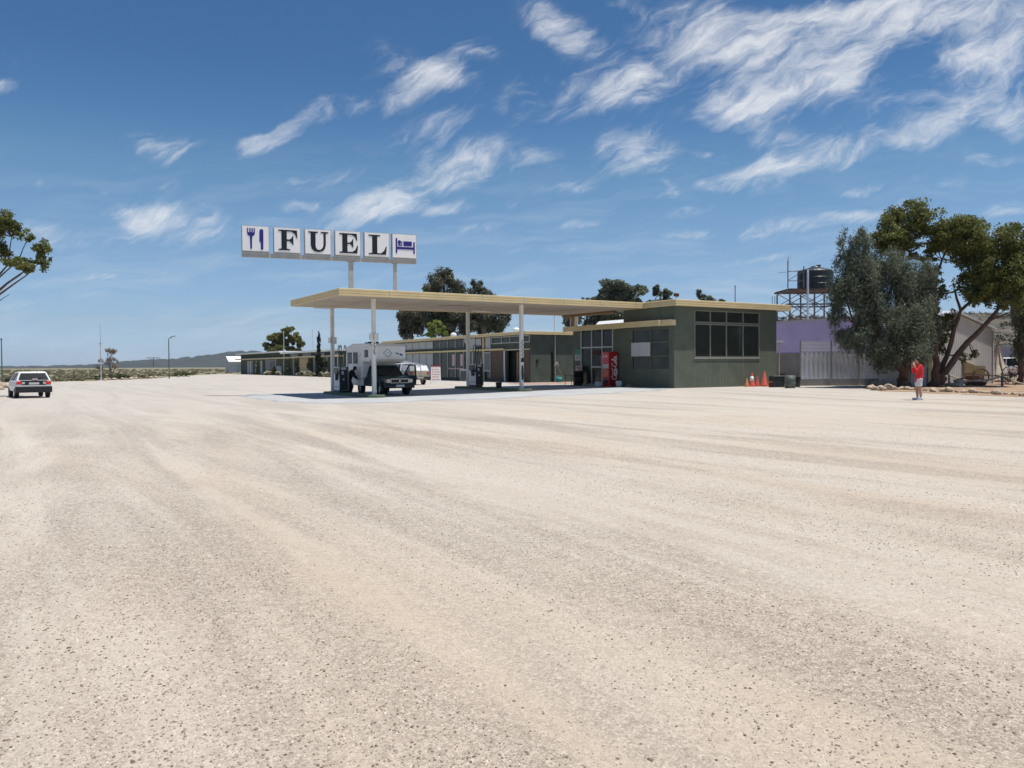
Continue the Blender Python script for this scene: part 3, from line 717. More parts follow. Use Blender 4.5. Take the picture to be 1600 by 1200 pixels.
# ------------------------------------------------------------------ the canopy
CX0, CX1, CY0, CY1 = 13.1, 32.5, 37.2, 45.4
cn = T('fuel_canopy', 'long flat cream canopy on white posts over the fuel pumps, joined to the green roadhouse', 'canopy', (20, 41, 0))
MB().box(CX0+.04, CX1, CY0+.04, CY1-.04, 5.03, 5.3).build('roof_slab', 'soffit', cn, world=True)
rgf = []
mb = MB(); prof = [(0, 0)]; h = .37
for k in range(3): prof += [(.03, h*k/3+.012), (.03, h*(k+1)/3-.0185), (0, h*(k+1)/3-.007)]
prof.append((-.03, h))
for o_, z in prof: rgf.append([(CX1, CY0-o_, 5.0+z), (CX0-o_, CY0-o_, 5.0+z), (CX0-o_, CY1+o_, 5.0+z), (CX1, CY1+o_, 5.0+z)])
mb.loft(rgf, close=False, caps=False); mb.build('fascia', 'cream', cn, world=True)
MB().box(32.2, 32.45, 39.75, 45.3, 4.86, 5.02).build('beam', M('brown_beam', (.2, .12, .05), .7), cn, world=True)
MB().box(32.25, 32.43, 44.2, 44.4, 4.14, 4.855).build('short_post', M('brown_post', (.22, .13, .05), .7), cn, world=True)
MB().box(32.9, 32.95, 44.5, 45.4, 4.3, 5.0).build('end_panel', 'offw', cn, world=True)
PX = [15.35, 24.4]; PY = [38.45, 44.9]
posts = []
for i, x in enumerate(PX):
    for j, y in enumerate(PY):
        zb = gz(x, y)+.135
        p = MB().box(x-.095, x+.095, y-.095, y+.095, zb, 5.028).build('post', 'postw', cn, world=True, bevel=.01)
        if i == 0:
            MB().box(x-.2, x-.097, y-.17, y+.15, 2.9, 3.22).box(x-.05, x+.2, y-.19, y-.097, 2.85, 3.25).build('meter_box', 'postw', p, world=True, bevel=.015)
        elif j == 1: MB().box(x-.2, x-.097, y-.12, y+.12, 3.0, 3.4).build('meter_box', 'postw', p, world=True, bevel=.015)
        mk = MB()
        if j == 0:                                        # hand painted dark marks down the front of the near posts
            if i == 0:
                for k, (u, zz) in enumerate(((.0, 2.72), (-.03, 2.6), (.03, 2.52), (0, 2.38), (-.02, 2.25), (.03, 2.18))):
                    mk.obox((x+u, y-.099, zz), (.012, 0, .04 if k % 2 else .05), (0, .003, 0), (.02, 0, -.012))
            else:
                for k in range(9):
                    zz = 2.95-k*.12; mk.obox((x+(-.03 if k % 2 else .02), y-.099, zz), (.02, 0, .035), (0, .003+.0004*k, 0), (.03, 0, -.012))
                mk.box(x-.097, x+.097, y-.1, y-.0965, 1.72, 1.95)
                mk.prism([(x-.06, y-.0965, .75), (x+.05, y-.0965, .62), (x+.085, y-.0965, .9), (x+.06, y-.0965, 1.5), (x-.05, y-.0965, 1.58), (x-.08, y-.0965, 1.1)], (0, -.004, 0))
            mk.build('paint_marks', 'black', p, world=True)
for k in range(7):
    x = CX0+2.6+2.7*k; MB().box(x-.025, x+.025, CY0+.05, CY1-.05, 5.014, 5.0295).build('batten', 'soffit', cn, world=True)
    MB().box(x-.02, x+.02, CY0-.036, CY0-.0305, 5.005, 5.355).build('joint_strip', 'rail', cn, world=True)
def tubelight(x, y, l=1.25):
    t = MB().box(x-l/2, x+l/2, y-.07, y+.07, 4.93, 5.0).build('light_fitting', 'white', cn, world=True)
    MB().cyl((x-l/2+.05, y, 4.915), (x+l/2-.05, y, 4.915), .018, 8).build('tube', 'white', t, world=True)
tubelight(14.9, 45.0); tubelight(24.55, 43.4); 
st = MB().box(20.8, 22.2, 40.55, 40.62, 5.018, 5.029).box(20.2, 20.9, 40.7, 40.74, 5.017, 5.029).build('rust_seam', 'rust', cn, world=True)

# ------------------------------------------------------------------ islands and pumps
def island(x0, x1, y0, y1, lab):
    r = (x1-x0)/2; pts = []
    for k in range(9): a = math.pi*k/8; pts.append(((x0+x1)/2+r*math.cos(a), y1-r+r*math.sin(a)))
    for k in range(9): a = math.pi+math.pi*k/8; pts.append(((x0+x1)/2+r*math.cos(a), y0+r+r*math.sin(a)))
    g = gz((x0+x1)/2, (y0+y1)/2)
    MB().prism([(x-(x0+x1)/2, y-y0, -.05) for x, y in pts], (0, 0, .19)).build('pump_island', 'kerb', label=lab, cat='kerb', bevel=.02, group='pump islands', loc=None).location = ((x0+x1)/2, y0, g)
    return g+.14
z1 = island(14.85, 15.75, 37.6, 45.5, 'green edged concrete pump island under the left pair of canopy posts beside the camper')
z2 = island(23.9, 24.8, 37.6, 46.2, 'green edged concrete pump island under the right pair of canopy posts')
def pump(x, y, z, lab):
    t = T('fuel_pump', lab, 'fuel pump', (x, y, z), group='fuel pumps')
    MB().box(.0, .5, 0, .9, 0, .12).build('plinth', 'black', t)
    MB().box(0, .5, .012, .9, .121, 1.45).build('cabinet', 'white', t, bevel=.02)
    MB().box(-.012, -.001, .06, .84, 1.06, 1.4).build('display', 'bluegl', t); MB().box(-.012, -.001, .1, .8, .3, .34).build('trim_strip', 'steel', t)
    MB().box(.02, .48, -.012, .011, .14, 1.43).build('end_panel', 'black', t)
    MB().box(.1, .4, -.03, -.013, 1.28, 1.4).box(.14, .26, -.03, -.013, 1.02, 1.2).build('price_display', 'offw', t)
    MB().cyl((.25, -.035, .74), (.25, -.013, .74), .05).build('badge', 'offw', t)
    MB().box(.501, .54, .012, .06, .1, 1.9).box(.501, .54, -.05, .011, .1, 1.5).build('mast', 'steel', t)
    for k, (yy, cx) in enumerate(((.25, .12), (.55, .12), (.4, .42))):
        hs = MB().tube([(cx, yy, 1.46), (cx, yy, 2.2), (cx+.02, yy-.03, 2.5), (cx+.02, yy-.14, 2.66), (cx+.02, yy-.28, 2.6), (cx+.02, yy-.34, 2.3), (cx-.06, yy-.36, 1.6), (-.05, yy-.3, 1.0), (-.07, yy-.15, .7), (-.04, yy-.05, 1.0)], .022, 6).build('hose', 'black', t)
        MB().cyl((cx, yy, 1.47), (cx, yy, 2.2), .03, 8).build('hose_mast', 'white' if k == 1 else 'steel', hs)
        MB().obox((-.03, yy-.05, 1.0), (.02, 0, 0), (0, .02, 0), (0, 0, .09)).build('nozzle', 'black', hs)
    return t
pump(14.9, 42.5, z1, 'white sided fuel pump with black front beside the camper, left of two pumps')
pump(24.0, 43.2, z2, 'white sided fuel pump with black front on the right island, before the framed poster')
o = T('water_bucket', 'black squeegee bucket on the right hand pump island', 'bucket', (24.2, 40.7, z2))
MB().lathe([(.13, 0), (.16, .02), (.19, .33), (.17, .33), (.15, .06)]).build('pail', 'black', o, smooth=True)
MB().tube([(-.18, 0, .32), (-.12, 0, .42), (0, 0, .46), (.12, 0, .42), (.18, 0, .32)], .008, 5).build('handle', 'steel', o)

# ------------------------------------------------------------------ FUEL sign standing on the canopy
SA = atd(377, 352, 42.5); SB = Vector((19.52, 42.25, SA.z))
ex = Vector((SB.x-SA.x, SB.y-SA.y, 0)).normalized(); ey = Vector((-ex.y, ex.x, 0)); SL = (Vector((SB.x-SA.x, SB.y-SA.y))).length
fs = T('roadside_sign', 'long white FUEL sign with fork, knife and bed panels on posts above the canopy', 'sign', (SA.x, SA.y, 5.3), math.atan2(ex.y, ex.x))
def sx_at(px):                                     # distance along the sign for a direction
    d = ray(px, 385); A2 = np.array([[d.x, -ex.x], [d.y, -ex.y]]); return float(np.linalg.solve(A2, np.array([SA.x, SA.y]))[1])
ZB, ZT = 7.78-5.3, 9.17-5.3
MB().box(0, sx_at(650), -.06, .1, 7.48-5.3, 7.72-5.3).build('rail', 'rail', fs)
MB().box(0, sx_at(650), .101, .16, 7.5-5.3, 9.0-5.3).build('backing', 'rail', fs) if False else None
EDG = [(377.3, 420.7), (427, 469.6), (475.3, 517), (522.3, 563), (568, 607.6), (611.5, 650)]
LET = {
'F': [(.05,0),(.62,0),(.62,.05),(.46,.08),(.46,.46),(.58,.46),(.70,.36),(.74,.28),(.78,.28),(.78,.72),(.74,.72),(.70,.62),(.60,.54),(.46,.54),(.46,.93),(.68,.93),(.85,.82),(.94,.62),(.98,.62),(.96,1),(.05,1),(.05,.95),(.2,.92),(.2,.08),(.05,.05)],
'E': [(.05,0),(.96,0),(1,.4),(.96,.4),(.86,.18),(.7,.07),(.46,.07),(.46,.47),(.58,.47),(.68,.38),(.72,.3),(.76,.3),(.76,.72),(.72,.72),(.68,.62),(.58,.54),(.46,.54),(.46,.93),(.68,.93),(.84,.84),(.92,.65),(.96,.65),(.94,1),(.05,1),(.05,.95),(.2,.92),(.2,.08),(.05,.05)],
'L': [(.05,0),(.96,0),(1,.42),(.96,.42),(.86,.2),(.7,.07),(.5,.07),(.5,.92),(.66,.95),(.66,1),(.05,1),(.05,.95),(.24,.92),(.24,.08),(.05,.05)],
'U': [(0,1),(0,.95),(.12,.92),(.12,.3),(.18,.12),(.3,.02),(.5,-.02),(.7,.03),(.82,.16),(.87,.34),(.87,.92),(1,.95),(1,1),(.62,1),(.62,.95),(.76,.92),(.76,.36),(.71,.2),(.62,.11),(.52,.09),(.43,.12),(.38,.2),(.36,.32),(.36,.92),(.48,.95),(.48,1)]}
FORK = [(.4,.02),(.5,0),(.6,.02),(.64,.6),(.9,.66),(1,.75),(1,1),(.86,1),(.86,.8),(.74,.8),(.74,1),(.58,1),(.58,.8),(.46,.8),(.46,1),(.3,1),(.3,.8),(.14,.8),(.14,1),(0,1),(0,.75),(.1,.66),(.36,.6)]
KNIFE = [(.3,.03),(.45,0),(.75,0),(.9,.03),(.95,.5),(.95,.93),(.8,.99),(.5,1),(.15,.97),(0,.9),(0,.38),(.3,.36)]
def glyph(mb, poly, x0, x1, z0, z1, y=-.165): mb.prism([(x0+(x1-x0)*u, y, z0+(z1-z0)*v) for u, v in poly], (0, -.012, 0))
for k, (p0, p1) in enumerate(EDG):
    a, c = sx_at(p0), sx_at(p1); wdt = c-a
    pn = MB().box(a, c, -.12, .14, ZB-.02, ZT).build('sign_panel', 'rail', fs)
    MB().box(a+.04, c-.04, -.164, -.121, ZB+.03, ZT-.04).build('face', 'signw', pn)
    g = MB(); hz = ZT-ZB
    if 1 <= k <= 4:
        glyph(g, LET['FUEL'[k-1]], a+wdt*.14, a+wdt*.89, ZB+hz*.1, ZB+hz*.9); g.build('letter', 'ink', pn)
    elif k == 0:
        glyph(g, FORK, a+wdt*.2, a+wdt*.48, ZB+hz*.09, ZB+hz*.9); glyph(g, KNIFE, a+wdt*.64, a+wdt*.79, ZB+hz*.08, ZB+hz*.88); g.build('fork_and_knife', 'blue', pn)
    else:
        BX = lambda u0, u1, v0, v1: glyph(g, [(0, 0), (1, 0), (1, 1), (0, 1)], a+wdt*u0, a+wdt*u1, ZB+hz*v0, ZB+hz*v1)
        BX(.15, .21, .2, .82); BX(.86, .92, .2, .68); BX(.211, .859, .36, .46)
        BX(.46, .80, .50, .70); BX(.24, .41, .50, .55); BX(.385, .415, .551, .7)
        glyph(g, [(.5+.5*math.cos(t*math.pi/6), .5+.5*math.sin(t*math.pi/6)) for t in range(12)], a+wdt*.23, a+wdt*.37, ZB+hz*.56, ZB+hz*.74)
        g.build('bed_pictogram', 'blue', pn)
for px, wd in ((548, .13), (617, .09)):
    s_ = sx_at(px); MB().box(s_-wd, s_+wd, -.05, .09, .0, 7.475-5.3).box(s_-wd*1.7, s_+wd*1.7, -.058, .1, 7.44-5.3, 7.474-5.3).build('post', 'rail', fs)

# ------------------------------------------------------------------ the north wing behind the canopy
NX, NY0, NY1 = 35.0, 53.8, 81.5
nw = T('long_wing', 'long low wing with rows of windows and a cream roof edge behind the canopy', 'building', (41, 67, .1))
bays = [60.3+1.65*k for k in range(13)]
b = MB()
wall_holes(b, 'x', NX, .2, NY0+.201, NY1, .0, 4.05, [(60.3, 80.1, 3.24, 4.0), (60.3, 80.1, .35, 2.8), (YX(827, NX), YX(768, NX), 3.45, 3.98), (YX(812, NX), YX(791.5, NX), .12, 2.8)])
wall_holes(b, 'y', NY0, .2, NX, 48, 0, 4.05, [(XY(860.5, NY0), XY(864.5, NY0), .12, 2.62)])
b.box(47.8, 48, NY0+.201, NY1, 0, 4.05); b.box(NX+.201, 47.799, NY1-.2, NY1, 0, 4.05)
b.build('wall', 'dgreen', nw, world=True)
MB().box(NX-.035, NX-.002, YX(789.5, NX), YX(768.5, NX), .05, 2.8).build('brick_panel', 'brick', nw, world=True)
MB().box(NX-.03, NX-.002, YX(827, NX), YX(813, NX), .05, 2.8).build('brick_panel', 'brick', nw, world=True)
MB().box(NX+.3, NX+.4, 60, 80.3, .1, 4.0).build('inner_wall', 'dark', nw, world=True)
MB().box(NX+.6, NX+.7, 57, 59, .1, 3).build('doorway_back', 'dark', nw, world=True)
MB().box(NX+.45, NX+.5, YX(803, NX), YX(800, NX), .1, 2.7).build('timber_door', 'wood', nw, world=True)
rf = MB().box(34.36, 48.6, 53.57, 83.6, 4.06, 4.28).build('roof', 'roofing', nw, world=True)
ring_fascia(34.33, 48.63, 53.54, 83.63, 4.04, .26, .025, 2).build('fascia', 'cream', rf, world=True)
MB().box(34.78, 34.995, 57.7, NY1+.3, 2.83, 2.99).build('awning', 'cream', nw, world=True)
MB().box(34.9, 34.995, 53.82, 57.69, 2.8, 2.9).build('lintel', 'paleyellow', nw, world=True)
for k in range(12):
    y0, y1 = bays[k], bays[k+1]
    pale = k in (7, 8, 9, 10, 11)
    up_ = MB().box(NX+.03, NX+.04, y0+.04, y1-.04, 3.26, 3.98).build('clerestory_window', 'curtain' if pale or k in (1,) else 'bluegl', nw, world=True)
    lo = MB().box(NX+.05, NX+.06, y0+.04, y1-.04, .4, 2.78).build('window', 'curtain' if pale else 'bluegl', nw, world=True)
    MB().box(NX-.03, NX+.07, y0-.035, y0+.035, 3.241, 3.999).build('mullion', 'alu', up_, world=True)
    MB().box(NX-.03, NX+.07, y0-.045, y0+.045, .352, 2.8).build('mullion', 'alu', lo, world=True)
    if k in (3, 4): MB().box(NX-.01, NX+.04, y0+.06, y1-.06, 1.2, 1.3).box(NX-.01, NX+.03, y0+.2, y0+.7, 1.5, 2.6).build('door_rail', 'pinkw', lo, world=True)
ym = [YX(p, NX) for p in (827.5, 813, 797, 784, 768.5)]
window(nw, 'x', NX, ym, [3.45, 3.98], 'alu', 'bluegl', .07, .1)
MB().box(NX-.04, NX-.005, YX(767, NX), YX(759, NX), 2.99, 4.02).build('panel', 'curtain', nw, world=True)
MB().box(NX-.12, NX-.006, YX(757.6, NX), YX(755.6, NX), .05, 4.02).build('post', 'paleyellow', nw, world=True)
MB().box(NX-.05, NX-.007, YX(743, NX), YX(733, NX), 2.995, 4.02).build('panel', 'curtain', nw, world=True)
MB().tube([(NX-.15, YX(790.5, NX), 2.8), (NX-.15, YX(790.5, NX), 1.2), (NX-.18, YX(791.3, NX), .6), (NX-.2, YX(792, NX), .1)], .07, 8).build('downpipe', 'white', nw, world=True)
fr = MB(); y0, y1 = YX(767.5, NX), YX(757.6, NX)
p = MB().box(NX-.10, NX-.037, y0, y1, 1.0, 2.72).build('poster_frame', 'alu', nw, world=True)
MB().box(NX-.115, NX-.101, y0+.1, y1-.1, 1.1, 2.62).build('poster', 'posterm', p, world=True)
q = MB()
for k in range(20):
    a0, a1 = 2*math.pi*k/20, 2*math.pi*(k+1)/20
    for rr in (.25, .42): q.beam((NX-.12, (y0+y1)/2+rr*.8*math.cos(a0), 1.86+rr*1.5*math.sin(a0)), (NX-.12, (y0+y1)/2+rr*.8*math.cos(a1), 1.86+rr*1.5*math.sin(a1)), .035, .01)
q.build('oval_print', 'offw', p, world=True)
# south wall details
MB().box(XY(860.8, NY0), XY(864.3, NY0), NY0+.08, NY0+.12, .12, 2.6).build('door', 'dark', nw, world=True)
MB().cyl((XY(866.5, NY0), NY0-.08, .1), (XY(866.5, NY0), NY0-.08, 4.03), .045, 8).build('downpipe', 'alu', nw, world=True)
MB().box(XY(838, NY0), XY(841, NY0), NY0-.06, NY0-.002, 1.7, 2.0).build('switch_box', 'black', nw, world=True)
for i, (px, lb) in enumerate(((709, 'white roof ventilator on the long wing above the windows, left of two'), (807, 'white roof ventilator on the long wing near its corner, right of two'))):
    X = 37.2; Y = YX(px, X); o = T('roof_ventilator', lb, 'ventilator', (X, Y, 4.28), group='roof ventilators')
    MB().cyl((0, 0, 0), (0, 0, .22), .2, 12).build('collar', 'steel', o)
    MB().ball((0, 0, .38), .32, .32, .24, 14, 9).build('dome', 'white', o, smooth=True)
o = T('flue_pole', 'thin white pole rising above the wing roof beside the canopy', 'pole', (XY(867, 55), 55, 4.28))
MB().cyl((0, 0, 0), (0, 0, 2.4), .07, 8).build('pole', 'white', o); MB().cyl((0, 0, 2.401), (0, 0, 2.5), .1, 8).build('cap', 'white', o)
# things in front of the wing
def mark_lines(mb, x0, x1, z0, z1, y, n, seed=1):
    rg = random.Random(seed)
    for k in range(n):
        z = z1-(z1-z0)*(k+.5)/n; x = x0
        while x < x1-.05:
            w_ = rg.uniform(.05, .12); mb.box(x, min(x+w_, x1), y-.006, y, z-.03*(1.6 if k == 0 else 1), z+.03); x += w_+.03
p = G(681, 599.8)
o = T('sandwich_board', 'white sandwich board with red lettering and red top standing beside the white ute', 'sign', tuple(p), R(-24))
for s_ in (-1, 1):
    MB().prism([(-.4, s_*.32-.012, 0), (.4, s_*.32-.012, 0), (.37, s_*.04-.012, 1.38), (-.37, s_*.04-.012, 1.38)], (0, .024, 0)).build('board', 'white', o)
MB().box(-.42, .42, -.07, .07, 1.385, 1.47).build('top_rail', 'red', o)
t = MB()
rg = random.Random(3)
for k in range(5):
    z = 1.16-k*.2; yy = -.04-.28*(1.38-z)/1.38-.022; x = -.3
    while x < .28:
        w_ = rg.uniform(.06, .14); t.obox((x+w_/2, yy, z), (w_/2, 0, 0), (0, .006, 0), (0, -.006, .024)); x += w_+.05
t.build('lettering', 'lampred', o)
def ice_box():
    X = 34.3; y0, y1 = YX(730, X), YX(718, X)
    o = T('glass_cabinet', 'white framed glass cabinet standing against the wing windows near the right pump', 'cabinet', (X, (y0+y1)/2, .1))
    w_ = (y1-y0)/2
    MB().box(0, .6, -w_, w_, 0, .12).box(0, .6, -w_, w_, .95, 1.12).box(.02, .6, -w_, -w_+.12, .121, .949).box(.02, .6, w_-.12, w_, .121, .949).build('frame', 'offw', o)
    MB().box(.03, .05, -w_+.121, w_-.121, .125, .945).build('pane', 'bluegl', o)
ice_box()
# mop leaning in a teal bucket by the wing's south wall
p = Vector((XY(873, 53.2), 53.2, .125))
o = T('mop_bucket', 'teal mop bucket standing by the south wall of the wing', 'bucket', tuple(p))
MB().lathe([(.2, 0), (.24, .02), (.29, .42), (.26, .42), (.22, .05)]).build('pail', 'teal', o, smooth=True)
MB().tube([(-.28, 0, .41), (-.18, 0, .5), (0, 0, .54), (.18, 0, .5), (.28, 0, .41)], .01, 5).build('handle', 'steel', o)
o = T('string_mop', 'upside down string mop leaning on the wall above the teal bucket', 'mop', (p.x+.62, p.y, .125))
MB().tube([(0, 0, 0), (-.55, .45, 1.5)], .02, 6).build('handle', 'wood', o)
mb = MB(); rg = random.Random(8)
for k in range(26):
    a = rg.uniform(0, 6.28); mb.tube([(-.55, .45, 1.55), (-.55+.1*math.cos(a), .42+.06*math.sin(a), 1.66), (-.55+.2*math.cos(a), .4+.1*math.sin(a), 1.4+rg.uniform(-.2, .05))], .018, 4)
mb.build('mop_head', 'offw', o)
# small things along the roadhouse shopfront
def chairtable(px, X, lab):
    Y = YX(px, X); o = T('metal_table', lab, 'table', (X, Y, .125))
    MB().box(-.3, .3, -.4, .4, .66, .69).build('table_top', 'black', o)
    for a in (-.27, .27):
        for c in (-.37, .37): MB().cyl((a, c, 0), (a, c, .659), .017, 6).build('leg', 'black', o)
chairtable(893, 31.9, 'small black metal table standing left of the shop door')
X = 32.3; Y = YX(903.5, X)
o = T('rubbish_bin', 'dark rubbish bin with open rim against the green wall left of the shop windows', 'bin', (X, Y, .125))
MB().lathe([(.27, 0), (.29, .03), (.31, .95), (.33, .96), (.33, 1.0), (.28, 1.0), (.27, .9)], n=16).build('drum', 'black', o, smooth=True)
MB().lathe([(.335, .5), (.335, .54)], n=16).build('hoop', 'rust', o)
o = T('wall_notice', 'green and white notice on the wall left of the shop windows', 'sign', (WX-.02, YX(903, WX), 2.1))
MB().box(-.015, .015, -.3, .3, .15, .55).build('green_panel', 'signgreen', o); MB().box(-.016, .014, -.3, .3, -.25, .148).build('white_panel', 'offw', o)
q = MB()
for k in range(4): q.box(-.024, -.0165, -.24, .24-.07*(k % 2), .05-k*.07, .08-k*.07)
q.build('lettering', 'ink', o)
o = T('newspaper_board', 'pale pink news board standing under the green notice', 'sign', (32.55, YX(904.5, 32.55), 1.05))
MB().box(-.02, .02, -.36, .36, 0, .42).build('panel', 'pinkw', o); MB().box(-.01, .03, -.3, -.26, -.93, -.001).box(-.01, .03, .26, .3, -.93, -.001).build('leg', 'black', o)
q = MB()
for k in range(3): q.box(-.028, -.0205, -.28, .26-.09*k, .3-k*.1, .35-k*.1)
q.build('lettering', 'maroon', o)
# vending machine
vx = 31.95; vy0 = YX(951.6, vx); vy1 = YX(940.8, vx); vb = .13; vt = 2.38
vm_ = T('vending_machine', 'red soft drink vending machine with white Coca-Cola script on its side by the shop door', 'vending machine', (vx, vy0, vb))
vw = vy1-vy0; vd = .76; vh = vt-vb
MB().box(0, vd, 0, vw, .03, vh).build('cabinet', 'coke', vm_, bevel=.02)
MB().box(-.02, -.002, .04, vw-.04, vh*.66, vh-.08).build('lit_header', M('header_red_print', (.6, .05, .06), .3, var=.25, scale=5), vm_)
mb = MB()
ribbon_text(mb, [[(-.1, .12), (-.16, .16), (-.2, .08), (-.16, 0), (-.08, .02)], [(-.04, .06), (0, .1), (.04, .06), (0, 0), (-.04, .06)], [(.08, .0), (.1, .16), (.14, .05), (.2, .06)]], (-.021, vw/2, vh*.84), (0, -1.2, 0), (0, 0, 1), (-1, 0, 0), .03)
mb.build('header_script', 'white', vm_)
MB().box(-.022, -.003, .05, vw*.9, vh*.52, vh*.65).build('selection_panel', 'offw', vm_)
MB().box(-.022, -.003, .05, vw*.9, vh*.28, vh*.5).build('front_print', M('orange_print', (.6, .12, .04), .4, var=.3, scale=4), vm_)
MB().box(-.022, -.003, .1, vw*.75, vh*.1, vh*.2).build('delivery_slot', 'black', vm_)
# script on the side: strokes run bottom to top
Cc = [[(.34, .86), (.28, .95), (.18, .93), (.07, .72), (.02, .45), (.06, .15), (.16, .02), (.28, .06), (.36, .2)]]
def oo(x): return [[(x+.1, .5), (x+.02, .36), (x+.02, .14), (x+.09, .02), (x+.17, .12), (x+.18, .36), (x+.1, .5)]]
def cc(x): return [[(x+.17, .42), (x+.1, .5), (x+.02, .36), (x+.02, .14), (x+.09, .02), (x+.19, .12)]]
def aa(x): return oo(x)+[[(x+.18, .5), (x+.18, .12), (x+.24, .02), (x+.29, .08)]]
ll = lambda x: [[(x, .1), (x+.1, .5), (x+.15, .9), (x+.1, .98), (x+.06, .8), (x+.06, .12), (x+.12, .02), (x+.18, .1)]]
sw = [[(.3, .88), (.5, .7), (.8, .72), (1.1, .98)], [(.36, .2), (.6, -.12), (.9, -.08)]]
stx = Cc+oo(.36)+cc(.57)+aa(.79)+[[(1.06, .24), (1.18, .3)]]
C2 = [[(x+1.22, y) for x, y in s] for s in Cc]
stx += C2+oo(1.57)+ll(1.78)+aa(1.96)+sw
Ls = 2.3; k = vh*.7/Ls
mb = MB(); ribbon_text(mb, [[(x*k, y*.42) for x, y in s] for s in stx], (.62, -.002, vh*.2), (0, 0, 1), (-1, 0, 0), (0, -1, 0), .042)
mb.build('script_lettering', 'white', vm_)
def pot(px, X, prof, lab, plant):
    Y = YX(px, X); o = T('plant_pot', lab, 'plant pot', (X, Y, .125))
    o.scale = (.78, .78, .78)
    MB().lathe(prof, n=16).build('pot', 'terrac', o, smooth=True)
    leaf_object('plant', LM['shrub'], [(0, 0, prof[-1][1]+.05, .2, .2, plant)], 160, .12, .06, o, seed=3, sub=4)
pot(934.5, 31.6, [(.26, 0), (.28, .03), (.29, .4), (.31, .42), (.27, .42), (.26, .36)], 'straight sided white tub left of the red vending machine', .25)
pot(967, 32.0, [(.15, 0), (.2, .03), (.27, .3), (.26, .48), (.28, .5), (.24, .5), (.22, .42)], 'rounded white pot right of the red vending machine', .12)
o = T('display_stand', 'white wire display stand behind the shop glass beside the door', 'display stand', (33.25, YX(917, 33.25), .17))
MB().box(-.2, .2, -.4, .4, 0, .08).box(-.2, .2, -.4, .4, .5, .55).box(-.2, .2, -.4, .4, 1.0, 1.1).build('shelf', 'offw', o)
for k in range(5): MB().cyl((-.19, -.36+k*.18, .081), (-.19, -.36+k*.18, .499), .015, 6).build('bar', 'white', o)
MB().box(-.15, .15, -.3, .3, .56, .9).build('carton', 'terrac', o)
X = 32.2; o = T('floor_mat', 'small brown mound of mats by the wall right of the round white pot', 'mat', (X, YX(982, X), .125))
MB().lathe([(.28, 0), (.24, .06), (.1, .11), (.02, .12)], n=12).build('mat', 'wood', o); MB().lathe([(.12, .115), (.1, .15)], n=10).build('folded_top', 'wood2', o)

# ------------------------------------------------------------------ traffic cones and tubs by the south wall
def cone(px, py, h, col, band, lab, lean=0.):
    p = G(px, py); yc = {1167: 34.15, 1175: 34.2, 1183: 34.45, 1194: 33.95, 1203: 33.75}[px]; p = Vector((XY(px, yc), yc, gz(XY(px, yc), yc))); o = T('traffic_cone', lab, 'traffic cone', tuple(p), R(random.uniform(0, 80)), group='traffic cones by the green wall')
    o.rotation_euler = (0, lean, R(random.uniform(-20, 20)))
    r = h*.24
    MB().box(-r*1.25, r*1.25, -r*1.25, r*1.25, 0, .045).build('base', col, o, bevel=.012)
    MB().lathe([(r, .046), (r*.93, .07), (r*.2, h-.02), (r*.14, h)], n=18).build('cone_body', col, o, smooth=True)
    if band:
        r_ = lambda z: r*.93+(r*.2-r*.93)*(z-.07)/(h-.09)+.006
        MB().lathe([(r_(h*.42), h*.42), (r_(h*.74), h*.74)], n=18).build('band', 'white', o, smooth=True)
cone(1167, 604.3, .55, 'orange', False, 'leftmost small faded orange cone, leftmost by the wall')
cone(1175, 603.2, .86, 'conered', True, 'orange red cone with a wide white band')
cone(1183, 602, .66, 'conered', False, 'dull red plain cone half hidden between the banded and the tall red cone')
cone(1194, 603.8, .95, 'conered', False, 'tallest plain bright red cone with pale base rim', R(3))
cone(1203, 603.3, .58, 'orange', False, 'small faded orange cone against the black crate')
p = G(1213.5, 605)
o = T('wooden_crate', 'dark open topped crate standing right of the traffic cones', 'crate', tuple(p), R(-22))
cr_ = MB()
for z0, z1 in ((0, .3), (.33, .66)):
    cr_.box(-.36, .36, -.3, -.27, z0, z1); cr_.box(-.36, .36, .27, .3, z0, z1); cr_.box(-.36, -.33, -.269, .269, z0, z1); cr_.box(.33, .36, -.269, .269, z0, z1)
cr_.box(-.32, .32, -.26, .26, .02, .06); cr_.build('slats', 'black', o)
MB().box(-.38, .38, -.33, -.27, .662, .72).box(-.38, .38, .27, .33, .662, .72).build('rim', 'steel', o)
p = G(1234.5, 606.5)
o = T('steel_drum', 'dull green steel drum standing in front of the fence corner', 'drum', tuple(p))
MB().lathe([(.29, 0), (.3, .01), (.3, .25), (.315, .27), (.3, .29), (.3, .5), (.315, .52), (.3, .54), (.3, .74), (.28, .74), (.27, .6)], n=18).build('shell', 'drum', o, smooth=True)
MB().lathe([(.27, .55), (.02, .56)], n=18).build('soil', 'dark', o)
p = G(1244, 605)
o = T('black_tub', 'black plastic tub half hidden behind the green drum', 'tub', (p.x+.3, p.y+.3, p.z))
MB().lathe([(.26, 0), (.28, .02), (.32, .6), (.34, .62), (.29, .62), (.27, .1)], n=16).build('shell', 'black', o, smooth=True)
MB().lathe([(.28, .5), (.02, .52)], n=16).build('soil', 'rust', o)
p = G(1225, 604)
o = T('folded_frame', 'dark folded frame leaning behind the green drum', 'frame', (p.x+.2, p.y+.25, p.z))
MB().tube([(-.15, 0, 0), (-.15, .1, .85), (.25, .1, .85), (.25, 0, 0)], .025, 6).build('frame', 'black', o); MB().prism([(-.13, .02, .2), (.23, .02, .2), (.23, .09, .8), (-.13, .09, .8)], (0, .02, 0)).build('cloth', 'black', o)

